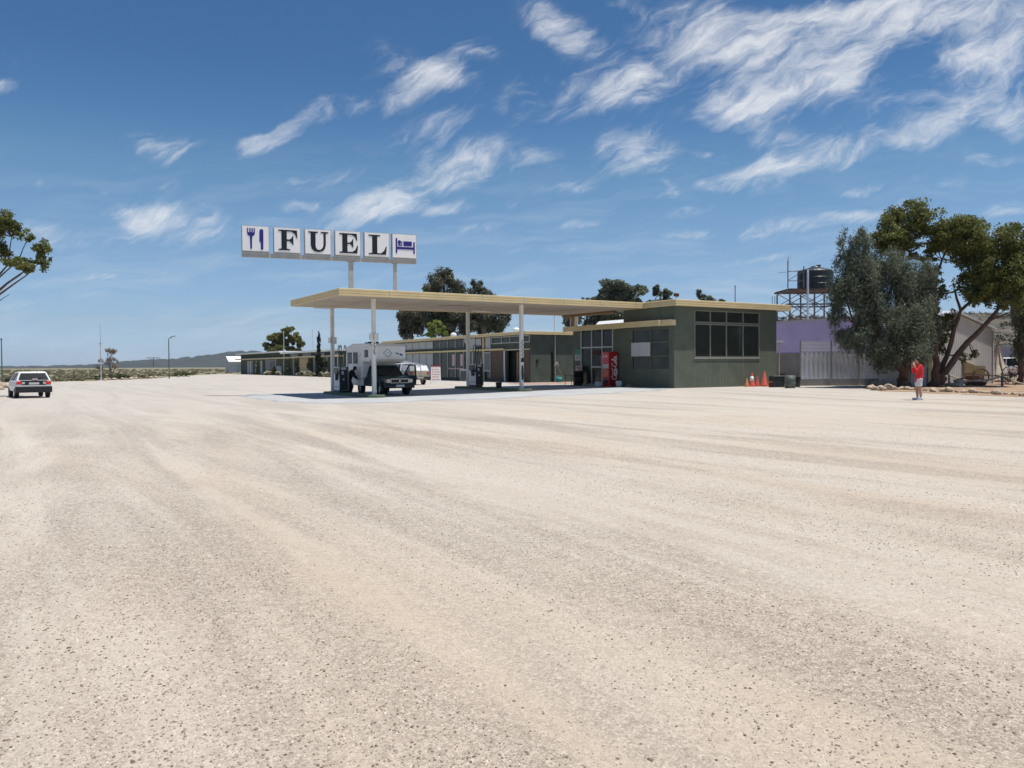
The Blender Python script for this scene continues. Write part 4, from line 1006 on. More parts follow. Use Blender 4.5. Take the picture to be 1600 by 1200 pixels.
# ------------------------------------------------------------------ the motel row far behind
mo = T('motel_row', 'far low motel row with white roof edge, cream awning and thin verandah posts', 'building', (39, 129, .1))
MB().box(35.6, 43, 100, 127.5, .0, 3.55).box(35.4, 43, 127.501, 157, .0, 3.8).build('wall', 'dgreen', mo, world=True)
MB().box(34.9, 43.5, 99, 127.6, 3.552, 3.78).build('roof', 'white', mo, world=True)
MB().box(34.7, 43.5, 127.65, 158.5, 3.81, 4.03).build('roof', 'white', mo, world=True)
MB().box(34.2, 35.39, 118.5, 156.5, 2.78, 2.98).box(34.2, 35.59, 99.5, 118.4, 2.8, 3.0).build('awning', 'paleyellow', mo, world=True)
for px in (394, 416, 430.5, 443.5, 458.5, 491, 511): 
    Y = YX(px, 34.35); MB().box(34.28, 34.42, Y-.09, Y+.09, 0, 2.78).build('verandah_post', 'alu', mo, world=True)
for k, (p0, p1, mat, z0, z1) in enumerate(((386.5, 388.5, 'alu', .1, 2.6), (390, 392.5, 'alu', .1, 2.6), (399, 401, 'offw', .1, 2.6), (407, 410, 'curtain', .2, 2.6), (417, 429, 'bluegl', .9, 2.7), (432, 440, 'curtain', .3, 1.6), (468, 481, 'paleyellow', .0, 2.75), (484, 488, 'dark', .1, 2.6), (504, 508, 'wood', .1, 2.5), (447, 452, 'dark', .1, 2.5))):
    xw = 35.37 if p1 < 446 else 35.57
    MB().box(xw-.02*(k % 2)-.02, xw+.02, YX(p1, xw), YX(p0, xw), z0+.05, z1).build('window' if mat in ('bluegl', 'curtain') else 'door' if mat in ('dark', 'wood', 'offw') else 'wall_panel', mat, mo, world=True)
for k in range(4):
    y0 = 101+k*6.3; MB().box(35.55, 35.598, y0, y0+4, 3.05, 3.5).build('clerestory_window', 'bluegl', mo, world=True)
# little flowering bushes and climbers along the motel front
def bushes():
    grp = 'flowering bushes in front of the motel row'
    for k, px in enumerate((417, 422, 437, 468, 473, 478, 484, 489, 506, 511, 516)):
        X = 33.6; Y = YX(px, X); o = T('flower_bush', 'pale flowering bush in the bed in front of the motel row', 'bush', (X, Y, .12), group=grp)
        leaf_object('blossom', LM['flower'], [(0, 0, .4, .55, .55, .38)], 220, .22, .16, o, seed=k, sub=5)
        leaf_object('foliage', LM['shrub'], [(0, 0, .25, .6, .6, .3)], 160, .25, .14, o, seed=k+50, sub=5)
    for k, (px, h, lb) in enumerate(((401, 2.6, 'narrow green shrub at the left end of the motel front'), (427.5, 1.5, 'yellow green spiky bush in the middle of the motel flower bed'), (451, 2.6, 'dark climber beside the cream wall panel of the motel, left of two'), (464, 2.7, 'brown leafed climber touching the cream wall panel of the motel'), (483, 2.2, 'leafy shrub between the cream panel and the cypress'), (508, 2.3, 'brown shrub on the right of the cypress'))):
        X = 34.0; Y = YX(px, X); o = T('shrub', lb, 'shrub', (X, Y, .12))
        leaf_object('foliage', LM['olive' if k in (0, 1) else 'shrub'], [(0, 0, h*.3, .35, .5, h*.3), (0, .1, h*.7, .3, .4, h*.3)], 420, .3, .13, o, seed=k+80, sub=7)
        MB().tube([(0, 0, 0), (.05, 0, h*.8)], [.05, .02], 5).build('stem', 'greybark', o)
bushes()
fsd = atd(367, 575, 195)
o = T('far_shed', 'small far shed with white roof left of the motel row', 'shed', (fsd.x, fsd.y, 0))
MB().box(-1.6, 2.2, -1.5, 3, 0, 2.7).build('wall', 'offw', o); MB().prism([(-1.9, -2.0, 2.72), (2.4, -2.0, 2.72), (2.4, 1, 4.0), (-1.9, 1, 4.0)], (0, .05, .12)).build('roof', 'white', o)
MB().box(.2, 1.4, -1.54, -1.501, 0, 2).build('door', 'curtain', o)

# ------------------------------------------------------------------ poles and masts
def pole(name, px, py0, py1, r, mat, lab, cat, dist=None, extra=None):
    p = at(px, py1) if dist is None else atd(px, py1, dist)
    d = (p.x*fx.x+p.y*fx.y); z0 = 0 if dist is None else p.z; hh = (py1-py0)*d/F
    o = T(name, lab, cat, (p.x, p.y, z0))
    MB().tube([(0, 0, 0), (0, 0, hh*.5), (0, 0, hh)], [r, r*.85, r*.7], 8).build('pole', mat, o)
    if extra: extra(o, hh)
    return o
pole('utility_pole', 3.5, 530, 598, .07, 'green_post', 'thin dark pole at the left edge behind the white hatchback', 'pole', extra=lambda o, h: MB().ball((0, 0, h), .1).build('cap', 'green_post', o))
def antx(o, h):
    MB().tube([(0, 0, h), (0, 0, h*1.02), (-.02, 0, h*1.5)], [.03, .02, .012], 5).build('whip', 'steel', o)
    MB().box(-.12, .12, -.12, .12, 0, .25).build('footing', 'offw', o)
    MB().cyl((-.02, 0, h*.97), (-.02, 0, h*1.0), .08).build('collar', 'steel', o)
pole('antenna_mast', 158, 536, 594.6, .07, 'offw', 'tall thin whip antenna mast at the gravel edge beside the bare tree', 'antenna', extra=antx)
def lampx(o, h):
    MB().tube([(0, 0, h), (.1, -.05, h+.12), (.35, -.2, h+.25)], .045, 6).build('arm', 'green_post', o)
    MB().obox((.5, -.3, h+.34), Vector((.28, -.17, .09)), Vector((.05, .09, 0)), (0, 0, .05)).build('lamp_head', 'steel', o)
pole('street_lamp', 264.5, 530, 591.5, .08, 'green_post', 'green street lamp with one angled head at the edge of the gravel', 'street lamp', extra=lampx)
def ppx(o, h):
    MB().box(-2.6, 2.6, -.1, .1, h-.35, h-.1).build('crossarm', 'greybark', o)
    for x in (-2.4, -1.2, 1.2, 2.4): MB().cyl((x, 0, h-.099), (x, 0, h+.25), .08, 6).build('insulator', 'offw', o)
pole('power_pole', 240, 558.5, 573, .2, 'greybark', 'tiny far power pole with one crossarm before the hills', 'power pole', dist=330, extra=ppx)
pole('flagpole', 444, 519, 587.8, .06, 'offw', 'bare white flagpole before the bushy tree, left of two by the motel', 'flagpole', extra=lambda o, h: MB().ball((0, 0, h), .1).build('finial', 'offw', o))
pole('flagpole', 489.3, 515, 588.5, .06, 'offw', 'bare white flagpole just left of the dark cypress', 'flagpole', extra=lambda o, h: MB().ball((0, 0, h), .1).build('finial', 'offw', o))

# ------------------------------------------------------------------ the yard on the right
VX = -YAW
fe = T('corrugated_fence', 'tall silver corrugated fence with slatted top and dark base beside the green building', 'fence', (42.3, 33.3, .1), VX)
Lf = 7.4; rgn = []
n = 150; top = []; 
mb = MB(); mb.loft([[(Lf*i/n, .012*math.sin(i*2*math.pi/6), .45) for i in range(n+1)]+[(Lf*i/n, .03+.012*math.sin(i*2*math.pi/6), .45) for i in range(n, -1, -1)],
         [(Lf*i/n, .012*math.sin(i*2*math.pi/6), 2.18) for i in range(n+1)]+[(Lf*i/n, .03+.012*math.sin(i*2*math.pi/6), 2.18) for i in range(n, -1, -1)]])
mb.build('sheet', 'galv', fe)
MB().box(0, Lf, -.03, .0, 0, .44).build('base_board', 'fibro', fe)
MB().box(0, Lf, -.06, -.02, 1.83, 1.93).build('rail', 'galv', fe)
mb = MB()
for k in range(7): mb.box(0, Lf, -.012, .012, 2.24+k*.095, 2.282+k*.095)
mb.build('slats', 'white', fe)
for x in (0, 1.97, 3.75, 5.4, 7.38): MB().box(x-.04, x+.04, -.1, -.062, 0, 2.92).build('post', 'steel', fe)
p = Vector((XY(1217.5, 35.2), 35.2, .12))
o = T('yellow_post', 'thin yellow post with a white top bar in the gap beside the green building', 'post', tuple(p), VX)
MB().box(-.03, .03, -.03, .03, 0, 2.85).build('post', 'paleyellow', o); MB().box(-.25, .3, -.04, .04, 2.852, 2.95).build('top_bar', 'white', o)
ps = T('purple_shed', 'large shed with purple upper walls behind the silver fence', 'shed', (54, 37, .1))
MB().box(50, 58, 31.2, 43, .0, 2.25).build('lower_wall', 'fibro', ps, world=True)
MB().box(49.97, 58.03, 31.17, 43.03, 2.33, 4.75).build('upper_wall', 'purple', ps, world=True)
MB().box(49.9, 58.1, 31.1, 43.1, 2.252, 2.328).build('rail', 'steel', ps, world=True)
MB().box(49.85, 58.15, 31.05, 43.15, 4.752, 4.85).build('roof', 'roofing', ps, world=True)
gs = T('grey_shed', 'pale corrugated shed with low gable behind the gum tree', 'shed', (51.4, 29.7, .1))
gx0, gx1, gxm, gy = 46.6, 56.2, 51.4, 28.5
n = 220; fr_, bk = [], []
def zr(x): return 3.75+(1-abs(x-gxm)/(gx1-gxm))*1.05
pts_b = [(gx0+(gx1-gx0)*i/n, gy+.014*math.sin(i*2*math.pi/5), 0) for i in range(n+1)]
mb = MB(); k0 = 0
mb.v = pts_b+[(x, y, zr(x)) for x, y, _ in pts_b]; mb.f = [(i, i+1, n+2+i, n+1+i) for i in range(n)]
mb.box(gx0, gx1, gy+.05, 30.9, 0, 3.7); mb.prism([(gx0, gy+.06, 3.701), (gx1, gy+.06, 3.701), (gxm, gy+.06, 4.78)], (0, 2.3, 0))
mb.build('wall', 'corr', gs, world=True)
for s_ in (-1, 1):
    xe = gxm+s_*(gx1-gxm+.15)
    MB().prism([(gxm, gy-.2, 4.84), (xe, gy-.2, 3.77), (xe, gy-.2, 3.89), (gxm, gy-.2, 4.96)], (0, 2.7, 0)).build('roof', 'galv', gs, world=True)
MB().box(gx1-.06, gx1+.05, gy-.06, gy-.02, 0, 3.72).build('corner_trim', 'offw', gs, world=True)
MB().box(XY(1450, 28.44), XY(1458.5, 28.44), gy-.09, gy-.02, 0, 2.6).build('door', 'paleyellow', gs, world=True)
# old homestead relics behind the rope fence
def rp(px, py): p = G(px, py); return p
p = rp(1518, 600.5); sc = 51/F
o = T('old_cart', 'old wooden farm cart with sloping tub and dark wheels behind the rope fence', 'cart', (p.x, p.y, p.z), VX)
MB().prism([(-.75, -.45, .75), (.65, -.45, .7), (.65, -.45, 1.2), (.0, -.45, 1.25), (-.75, -.45, 1.55)], (0, .9, 0)).build('tub', 'wood2', o)
MB().box(-.82, -.68, -.5, .5, .5, 1.75).build('end_post', 'wood', o)
MB().box(-.7, .6, -.38, .38, .3, .68).build('dark_underside', 'rust', o)  # solid dark box, added to darken the underside of the cart
MB().box(-.8, .9, -.5, -.4, .55, .69).box(-.8, .9, .4, .5, .55, .69).build('chassis', 'wood', o)
for yy in (-.62, .62):
    w_ = MB().tube([(.25+.52*math.cos(t*math.pi/10), yy, .53+.52*math.sin(t*math.pi/10)) for t in range(21)], .05, 6).build('wheel', 'rust', o)
    sp = MB()
    for t in range(8): sp.cyl((.25, yy, .53), (.25+.5*math.cos(t*math.pi/4+.2), yy, .53+.5*math.sin(t*math.pi/4+.2)), .022, 5)
    sp.build('spokes', 'wood', w_)
MB().tube([(.9, .1, .6), (1.8, .1, .55), (2.6, .0, .2)], .05, 6).build('shaft', 'wood', o)
p = rp(1556, 596.5)
o = T('hide_shelter', 'pointed weathered shelter of poles and hides between cart and white four wheel drive', 'shelter', tuple(p), VX)
rg = random.Random(4)
for k in range(9):
    a = k*2*math.pi/9; x, y = 1.0*math.cos(a), .8*math.sin(a)
    MB().tube([(x, y, 0), (x*.45+rg.uniform(-.08, .08), y*.45, 1.5), (x*.02+.15, y*.05, 2.7), (-x*.1+.15+rg.uniform(-.1, .1), -y*.1, 3.05+rg.uniform(-.2, .2))], [.05, .045, .035, .02], 6).build('pole', 'wood', o)
rings = []
for z, r in ((.1, .92), (.6, .78), (1.2, .5), (1.9, .27), (2.5, .1)):
    rings.append([(.15*z/2.7+r*(1+.1*math.sin(k*2.3+z*3))*math.cos(k*2*math.pi/16+.4), r*.85*(1+.1*math.cos(k*1.9+z))*math.sin(k*2*math.pi/16+.4), z+.09*math.sin(k*3.1)) for k in range(16)])
MB().loft(rings).build('hide_cover', 'canvas', o)
for k in range(14):
    a = rg.uniform(3.3, 6.2); rr = rg.uniform(.9, 1.25); MB().ball((rr*math.cos(a), rr*math.sin(a)*.9, .12), rg.uniform(.1, .2), rg.uniform(.1, .2), rg.uniform(.1, .18), 7, 5).build('stone', 'rock', o)
# rope fence
pa, pb = G(1482.5, 601.5), G(1566, 603.5); pc = G(1660, 607)
rfz = T('rope_fence', 'pale thick rope swagged between short timber posts around the old relics', 'fence', tuple(pa))
for k, p in enumerate((pa, pb, pc)):
    q = p-pa; MB().tube([(q.x, q.y, q.z), (q.x, q.y, q.z+.72)], [.075, .065], 8).build('post', 'greybark', rfz)
pz = Vector((-1.6, 1.2, .35))
def swag(a, c, sag): 
    pts = [a.lerp(c, t/10)-Vector((0, 0, sag*4*(t/10)*(1-t/10))) for t in range(11)]
    MB().tube(pts, .05, 7).build('rope', 'rope', rfz)
tp = Vector((0, 0, .66)); swag(tp, pb-pa+tp, .38); swag(pb-pa+tp, pc-pa+tp, .5); swag(tp+pz, tp, .05)
# wheels and scrap at the right edge
p = G(1590, 601)
o = T('old_wheel_rake', 'rusty old farm rake with large spoked wheels at the right edge', 'farm rake', tuple(p), VX)
for xx in (-.5, .75):
    w_ = MB().tube([(xx+.62*math.cos(t*math.pi/12), .2*xx, .63+.62*math.sin(t*math.pi/12)) for t in range(25)], .035, 6).build('wheel', 'rust', o)
    sp = MB()
    for t in range(10): sp.cyl((xx, .2*xx, .63), (xx+.6*math.cos(t*math.pi/5), .2*xx, .63+.6*math.sin(t*math.pi/5)), .016, 5)
    sp.build('spokes', 'rust', w_)
MB().cyl((-.9, -.05, .63), (1.3, .2, .63), .05).build('axle', 'rust', o)
mb = MB()
for k in range(14): mb.tube([(-.8+k*.15, 0, .62), (-.8+k*.15, .4, .8), (-.8+k*.15, .75, .5), (-.8+k*.15, .7, .1)], .015, 5)
mb.build('tines', 'rust', o)
MB().tube([(0, 0, .65), (-.6, -.9, .5), (-1.3, -1.6, .15)], .04, 6).build('drawbar', 'wood', o)
p = G(1498, 604)
o = T('tin_planter', 'grey tin tub planted with succulents beside the rope fence post', 'planter', tuple(p))
MB().lathe([(.24, 0), (.25, .02), (.3, .42), (.32, .43), (.28, .43), (.26, .1)], n=16).build('tub', 'galv', o, smooth=True)
leaf_object('plant', LM['shrub'], [(0, 0, .45, .25, .25, .14)], 200, .14, .06, o, seed=3, sub=4)
p = G(1524, 602.5)
o = T('log_trough', 'low dark hollow log trough lying before the old cart', 'trough', tuple(p), VX)
MB().loft([[(x, .22*math.cos(t*math.pi/6), .2+.2*math.sin(t*math.pi/6)) for t in range(7)]+[(x, .15*math.cos(t*math.pi/6), .24+.12*math.sin(t*math.pi/6)) for t in range(6, -1, -1)] if False else [(x, .22*math.cos(math.pi+t*math.pi/6), .24+.22*math.sin(math.pi+t*math.pi/6)) for t in range(7)]+[(x, .15*math.cos(2*math.pi-t*math.pi/6), .24+.13*math.sin(2*math.pi-t*math.pi/6)) for t in range(7)] for x in (-.6, .6)]).build('log', 'rust', o)
MB().box(-.5, -.35, -.25, .25, 0, .06).box(.35, .5, -.25, .25, 0, .06).build('bearer', 'wood', o)
for k, (x0, y0, x1, y1) in enumerate(((1470, 594, 1484, 590), (1476, 598, 1500, 596))):
    a, c = G(x0, y0+6), G(x1, y1+9); o = T('bleached_log', ('bleached thin log lying behind the gum trunk' if k == 0 else 'bleached log lying in front of the rope fence near the gum trunk'), 'log', tuple(a))
    d = c-a; MB().tube([(0, 0, .12), tuple(d*.5+Vector((0, 0, .16))), tuple(d+Vector((0, 0, .12)))], [.08, .1, .05], 7).build('log', 'rope', o)
    MB().tube([tuple(d*.4+Vector((0, 0, .15))), tuple(d*.55+Vector((.1, .3, .4)))], [.05, .02], 5).build('branch_stub', 'rope', o)
# limestone rocks
def rockmesh(r, seed):
    rg = random.Random(seed); bm = bmesh.new(); bmesh.ops.create_icosphere(bm, subdivisions=2, radius=1)
    ax = [Vector((rg.gauss(0, 1), rg.gauss(0, 1), rg.gauss(0, 1))).normalized() for _ in range(7)]; lv = [rg.uniform(.55, .9) for _ in ax]
    for v in bm.verts:
        for a, l_ in zip(ax, lv):
            dd = v.co.dot(a)
            if dd > l_: v.co -= a*(dd-l_)
        v.co *= 1+rg.uniform(-.05, .05); v.co.x *= r*1.25; v.co.y *= r; v.co.z *= r*.8
    return bm
def rock(p, r, lab, grp, seed):
    bm = rockmesh(r, seed); me = bpy.data.meshes.new('rock'); bm.to_mesh(me); bm.free(); me.materials.append(MT['rock'])
    o = bpy.data.objects.new('rock', me); COL.objects.link(o); o.location = (p.x, p.y, p.z+r*.42); o.rotation_euler = (0, 0, seed*1.3)
    tagset(o, lab, 'rock', grp)
rg = random.Random(9)
pile = [(1361, 608, .26), (1367, 610, .22), (1370, 604, .34), (1377, 610, .24), (1380, 605, .36), (1388, 609, .28), (1390, 604, .26), (1376, 602, .26), (1383, 601.5, .2), (1395, 609, .2)]
for k, (px, py, r) in enumerate(pile):
    p = G(px, py)
    if k in (7, 8): p.z += .3
    rock(p, r, 'pale limestone rock heaped in the pile at the corner of the garden bed', 'rocks in the pile at the garden corner', 20+k)
for k, px in enumerate((1402, 1408, 1416, 1424, 1434, 1447, 1459, 1473, 1483, 1494, 1507, 1518, 1530, 1541, 1552, 1561, 1572, 1584, 1597)):
    p = G(px+rg.uniform(-2, 2), 609+(px-1400)*.047+rg.uniform(-.8, .8)); rock(p, rg.uniform(.1, .23)*(1.25 if px in (1459, 1507, 1483) else 1), 'tan rock in the loose row edging the garden bed', 'rocks edging the garden bed', 50+k)
for k, px in enumerate((165, 171, 178, 184, 191, 197, 205, 212, 220, 228, 236, 243, 252, 279, 287, 294)):
    py = 594.5-(px-165)*.045; p = at(px, py+rg.uniform(-.4, .3)); rock(p, rg.uniform(.12, .32), 'pale rock in the row along the far edge of the gravel', 'rocks along the far edge of the gravel', 80+k)
for k, (px, py, r) in enumerate(((-4, 606, .42), (4, 604, .3), (10, 606.5, .24), (2, 609, .22))):
    rock(at(px, py), r, 'orange rock in the small heap left of the white hatchback', 'rocks left of the hatchback', 120+k)

# ------------------------------------------------------------------ water tank on its tower
q = atd(1234, 500, 75); tw = T('tank_tower', 'rusty braced steel tower carrying the black water tank', 'tower', (q.x, q.y, .1), VX)
tz = lambda py: H-.1+(568-py)*75/F
Wt = 4.7; zs = [0, tz(503), tz(475), tz(453)]
for x in (0, Wt/2, Wt):
    for y in (0, 3.6): MB().box(x-.06, x+.06, y-.06, y+.06, 0, zs[3]-.13).build('leg', 'tower', tw)
for z in zs[1:]:
    mb = MB()
    for y in (0, 3.6): mb.box(-.3, Wt+.3, y-.05, y+.05, z-.08, z+.05)
    for x in (0, Wt): mb.box(x-.06, x+.06, .08, 3.52, z-.1, z+.04)
    mb.build('girder', 'tower', tw)
mb = MB()
for y in (-.1, 3.7):
    for i in range(2):
        for x0 in (0, Wt/2):
            z0, z1 = zs[i+1], zs[i+2]
            mb.beam((x0, y, z0), (x0+Wt/2, y, z1), .06); mb.beam((x0+Wt/2, y+.05, z0), (x0, y+.05, z1), .06)
mb.build('brace', 'tower', tw)
MB().box(-.15, Wt+.15, -.15, 3.75, zs[3]+.065, zs[3]+.13).build('platform', 'rust', tw)
mb = MB()
for x in (-.3, 1.2): mb.box(x-.04, x+.04, -.35, -.27, zs[3]+.16, zs[3]+ (2.75 if x < 0 else 2.2))
mb.box(-.259, 1.159, -.33, -.29, zs[3]+.8, zs[3]+.86); mb.box(-.259, 1.159, -.33, -.29, zs[3]+1.7, zs[3]+1.76); mb.beam((-.25, -.31, zs[3]+.9), (1.1, -.31, zs[3]+1.68), .05)
mb.build('handrail', 'tower', tw)
o = T('tv_antenna', 'long thin antenna boom on the tower handrail', 'antenna', (q.x, q.y, .1+zs[3]+1.5), VX)
MB().box(-.32, -.28, -.42, -.37, -1.4, 1.6).build('pole', 'steel', o); mb = MB(); mb.beam((-1.3, -.45, .05), (.9, -.45, .3), .04)
for k in range(6): mb.beam((-1.2+k*.35, -.75, .07+k*.035), (-1.2+k*.35, -.15, .07+k*.035), .02)
mb.build('boom', 'alu', o)
tp = Vector(tw.location)
o = T('water_tank', 'black round water tank on top of the steel tower', 'water tank', tuple(tp+r0*3.1+fx*1.8+Vector((0, 0, zs[3]+.15))), VX)
TK = [(1.75, 0), (1.78, .05), (1.78, .5), (1.82, .54), (1.78, .58), (1.78, 1.1), (1.82, 1.14), (1.78, 1.18), (1.78, 1.75), (1.6, 1.9), (.5, 2.2), (.4, 2.3), (.02, 2.32)]
MB().lathe([(a*.93, c) for a, c in TK], n=28).build('shell', 'tank', o)
MB().cyl((.3, 0, 2.3), (.3, 0, 2.42), .25).build('lid', 'tank', o)
MB().tube([(-1.5, -2.1, -7.5), (-1.5, -2.1, 1.5), (-1.45, -1.9, 1.75), (-1.2, -1.4, 1.7)], .1, 8).build('inlet_pipe', 'galv', o)

# ------------------------------------------------------------------ trees
def tree(name, lab, px, py, dist, stems, clumps, leaf, n, ln, wd, bark='bark', droop=0., sub=9, subr=.42, depth=.8, group=None, seed=1, up=.3, base=None, fill=.45, grow=1.0):
    """stems: polylines [(px,py,away,radius)...]; clumps: (px,py,away,rx,rz) in picture-scale units turned into metres at the tree's distance"""
    p = base or atd(px, py, dist); k = dist/F
    o = T(name, lab, 'tree', (p.x, p.y, gz(p.x, p.y) if dist < 150 else 0.), -YAW, group=group)
    zo = p.z-o.location.z; cv = lambda a, b, y: Vector(((a-px)*k, y, (py-b)*k+zo))
    mb = MB()
    for s in stems:
        pts = []; rr = []
        for (a, b, y, r), (a2, b2, y2, r2) in zip(s, s[1:]):
            for t in (0, .33, .66):
                v = cv(a+(a2-a)*t, b+(b2-b)*t, y+(y2-y)*t)
                if t: v += Vector((random.uniform(-1, 1), random.uniform(-1, 1), random.uniform(-1, 1)))*r*.5
                pts.append(v); rr.append(r+(r2-r)*t)
        a, b, y, r = s[-1]; pts.append(cv(a, b, y)); rr.append(r)
        mb.tube(pts, rr, 8)
    # twigs feeding each clump
    ends = [cv(*q[:3]) for s in stems for q in s[1:]]
    for c in clumps:
        cc = cv(c[0], c[1], c[2]); e = min(ends, key=lambda v: (v-cc).length)
        for _ in range(4):
            tip = cc+Vector((random.uniform(-.7, .7)*c[3]*k, random.uniform(-.6, .6)*c[3]*k, random.uniform(-.3, .7)*c[4]*k))
            limb(mb, e, tip, max(.03, c[3]*k*.035), .012, .08, 5, 4)
    mb.build('trunk', bark, o, smooth=True)
    cl = []
    for c in clumps:
        v = cv(c[0], c[1], c[2]); cl.append((v.x, v.y, v.z, c[3]*k*grow, c[3]*k*depth*grow, c[4]*k*grow))
    leaf_object('crown', LM[leaf], cl, n, ln, wd, o, droop=droop, sub=sub, subr=subr, seed=seed, up=up, fill=fill)
    return o
tree('gum_tree', 'large gum tree with forked dark trunks and rounded olive crowns beside the grey shed', 1462, 604, 48,
 [[(1458, 606, 0, .42), (1463, 595, 0, .3), (1461, 555, 0, .17), (1462, 500, .1, .14), (1463, 430, .2, .11), (1440, 405, .2, .07), (1410, 385, .3, .05)],
  [(1463, 430, .2, .09), (1476, 405, .4, .06), (1490, 375, .4, .03)],
  [(1467, 600, 0, .26), (1474, 582, -.2, .2), (1507, 535, -.3, .16), (1538, 504, -.3, .13), (1564, 473, 0, .09), (1585, 440, .2, .05)],
  [(1466, 598, .2, .2), (1484, 555, .3, .14), (1502, 497, .4, .12), (1506, 485, .4, .1), (1535, 459, .3, .08), (1544, 430, .2, .05)],
  [(1506, 485, .4, .09), (1500, 455, .6, .06), (1515, 430, .8, .04)], [(1538, 504, -.3, .07), (1560, 492, -.8, .03), (1572, 484, -1.2, .015)],
  [(1440, 405, .2, .05), (1400, 400, -.3, .03), (1380, 380, -.5, .02)]],
 [(1383, 372, -.2, 26, 18), (1398, 350, .2, 26, 20), (1425, 338, .2, 34, 20), (1440, 352, .8, 24, 18), (1415, 378, .6, 30, 14), (1480, 362, -.2, 36, 22), (1515, 356, .3, 26, 18), (1500, 382, .6, 40, 14), (1560, 385, .2, 34, 26), (1590, 395, .4, 32, 34), (1575, 420, 0, 30, 28), (1530, 420, -.3, 32, 26), (1520, 445, .2, 26, 22), (1555, 450, .6, 24, 22), (1600, 430, 1, 30, 40), (1452, 398, .9, 20, 9), (1512, 402, .8, 20, 10), (1462, 480, .6, 14, 16), (1478, 455, .9, 13, 14), (1480, 520, .6, 10, 16), (1500, 560, -.4, 5, 8), (1455, 540, .5, 9, 16), (1535, 392, 0, 32, 22), (1500, 375, -.3, 30, 20), (1470, 385, .5, 22, 12), (1548, 440, -.2, 28, 26), (1488, 500, .5, 13, 14), (1528, 470, -.4, 18, 12), (1475, 540, .4, 9, 14), (1515, 555, -.4, 7, 7), (1468, 430, .7, 15, 14), (1565, 470, -.2, 18, 12), (1395, 380, .3, 28, 16), (1580, 440, -.3, 28, 26)],
 'gum', 64000, .19, .085, seed=21, sub=20, subr=.36, depth=.9, grow=1.24)
tree('pepper_tree', 'drooping grey green feathery tree leaning left over the silver fence', 1414, 603, 46.5,
 [[(1416, 606, 0, .4), (1412, 590, 0, .28), (1395, 563, -.1, .22), (1372, 537, -.2, .17), (1352, 500, -.2, .1), (1340, 450, 0, .06), (1345, 375, .2, .02)],
  [(1414, 596, .1, .24), (1418, 560, .2, .18), (1410, 500, .3, .12), (1400, 430, .2, .06)], [(1418, 560, .2, .12), (1440, 510, .3, .08), (1450, 450, .4, .04)], [(1372, 537, -.2, .1), (1330, 505, -.3, .06), (1315, 450, 0, .03)]],
 [(1352, 405, 0, 34, 34), (1322, 385, .1, 14, 26), (1346, 370, .2, 10, 18), (1314, 440, 0, 20, 36), (1385, 425, .2, 38, 36), (1340, 470, -.4, 36, 40), (1392, 490, -.3, 44, 44), (1345, 525, -.3, 36, 24), (1432, 500, .3, 38, 46), (1440, 440, .6, 28, 36), (1390, 545, -.6, 40, 26), (1440, 550, .4, 28, 24), (1308, 490, 0, 14, 18), (1465, 500, .8, 16, 34), (1458, 455, .8, 20, 34), (1425, 445, .2, 24, 30), (1350, 440, .2, 34, 30)],
 'feather', 84000, .26, .042, seed=5, droop=.5, sub=20, subr=.42, depth=.85, fill=.7, grow=1.14)
tree('drooping_tree', 'dark drooping tree cut by the right edge of the view', 1594, 597, 52,
 [[(1594, 599, 0, .22), (1593, 560, 0, .15), (1596, 500, .1, .1), (1604, 450, .2, .05)], [(1593, 560, 0, .1), (1620, 510, .2, .06), (1640, 470, .2, .03)]],
 [(1597, 460, 0, 20, 28), (1592, 500, -.2, 17, 34), (1614, 490, .2, 26, 44), (1603, 535, 0, 22, 28), (1640, 480, .4, 34, 44), (1588, 545, -.3, 8, 20), (1583, 480, -.2, 12, 22), (1625, 540, .2, 22, 24)],
 'she', 16000, .24, .05, seed=8, droop=.5, sub=12)
lt = at(-118, 630)
tree('tall_gum', 'tall gum leaning in from the left edge with flat topped leaf clumps on bare limbs', -118, 622, 43,
 [[(-118, 624, 0, .4), (-100, 570, 0, .3), (-75, 520, 0, .24), (-50, 485, .1, .15), (0, 453, .2, .07), (38, 425, .2, .03)], [(-75, 520, 0, .2), (-40, 490, -.2, .1), (0, 466, -.2, .06), (47, 432, -.1, .03), (62, 415, 0, .02)],
  [(-50, 485, .1, .1), (-20, 450, .2, .06), (10, 415, .3, .04), (18, 370, .3, .02)], [(-20, 450, .2, .05), (25, 408, .4, .03), (38, 380, .4, .02)], [(-60, 500, 0, .1), (0, 478, -.4, .03), (28, 462, -.5, .01)], [(-90, 550, 0, .2), (-140, 480, .2, .12), (-180, 420, .3, .05)], [(-75, 520, 0, .15), (-70, 440, .4, .1), (-60, 360, .5, .05)], [(0, 453, .2, .05), (40, 418, .5, .03), (68, 395, .5, .02)]],
 [(14, 350, 0, 22, 15), (30, 362, .3, 12, 10), (-10, 352, .4, 26, 20), (66, 392, .2, 15, 14), (74, 410, 0, 9, 15), (40, 415, -.2, 25, 10), (56, 424, -.3, 8, 6), (4, 392, .2, 14, 12), (48, 372, .2, 9, 7), (-50, 350, .5, 40, 26), (-60, 400, -.2, 36, 20), (-110, 380, .5, 44, 30), (-180, 410, .3, 44, 26), (-150, 340, .2, 50, 26), (-30, 420, .3, 14, 10)],
 'gum', 44000, .16, .075, seed=33, sub=16, subr=.38, depth=1.0, grow=1.12)
tree('she_oak', 'lower grey she-oak at the left end of the group behind the long wing', 641, 530, 97, [[(643, 545, 0, .3), (643, 525, 0, .25), (640, 500, 0, .15), (640, 485, 0, .06)]],
 [(638, 497, 0, 17, 16), (648, 510, 0, 16, 16), (632, 510, 0, 11, 12), (655, 490, .5, 12, 16)], 'she', 11000, .42, .11, 'greybark', droop=.3, seed=2, sub=10, grow=1.15)
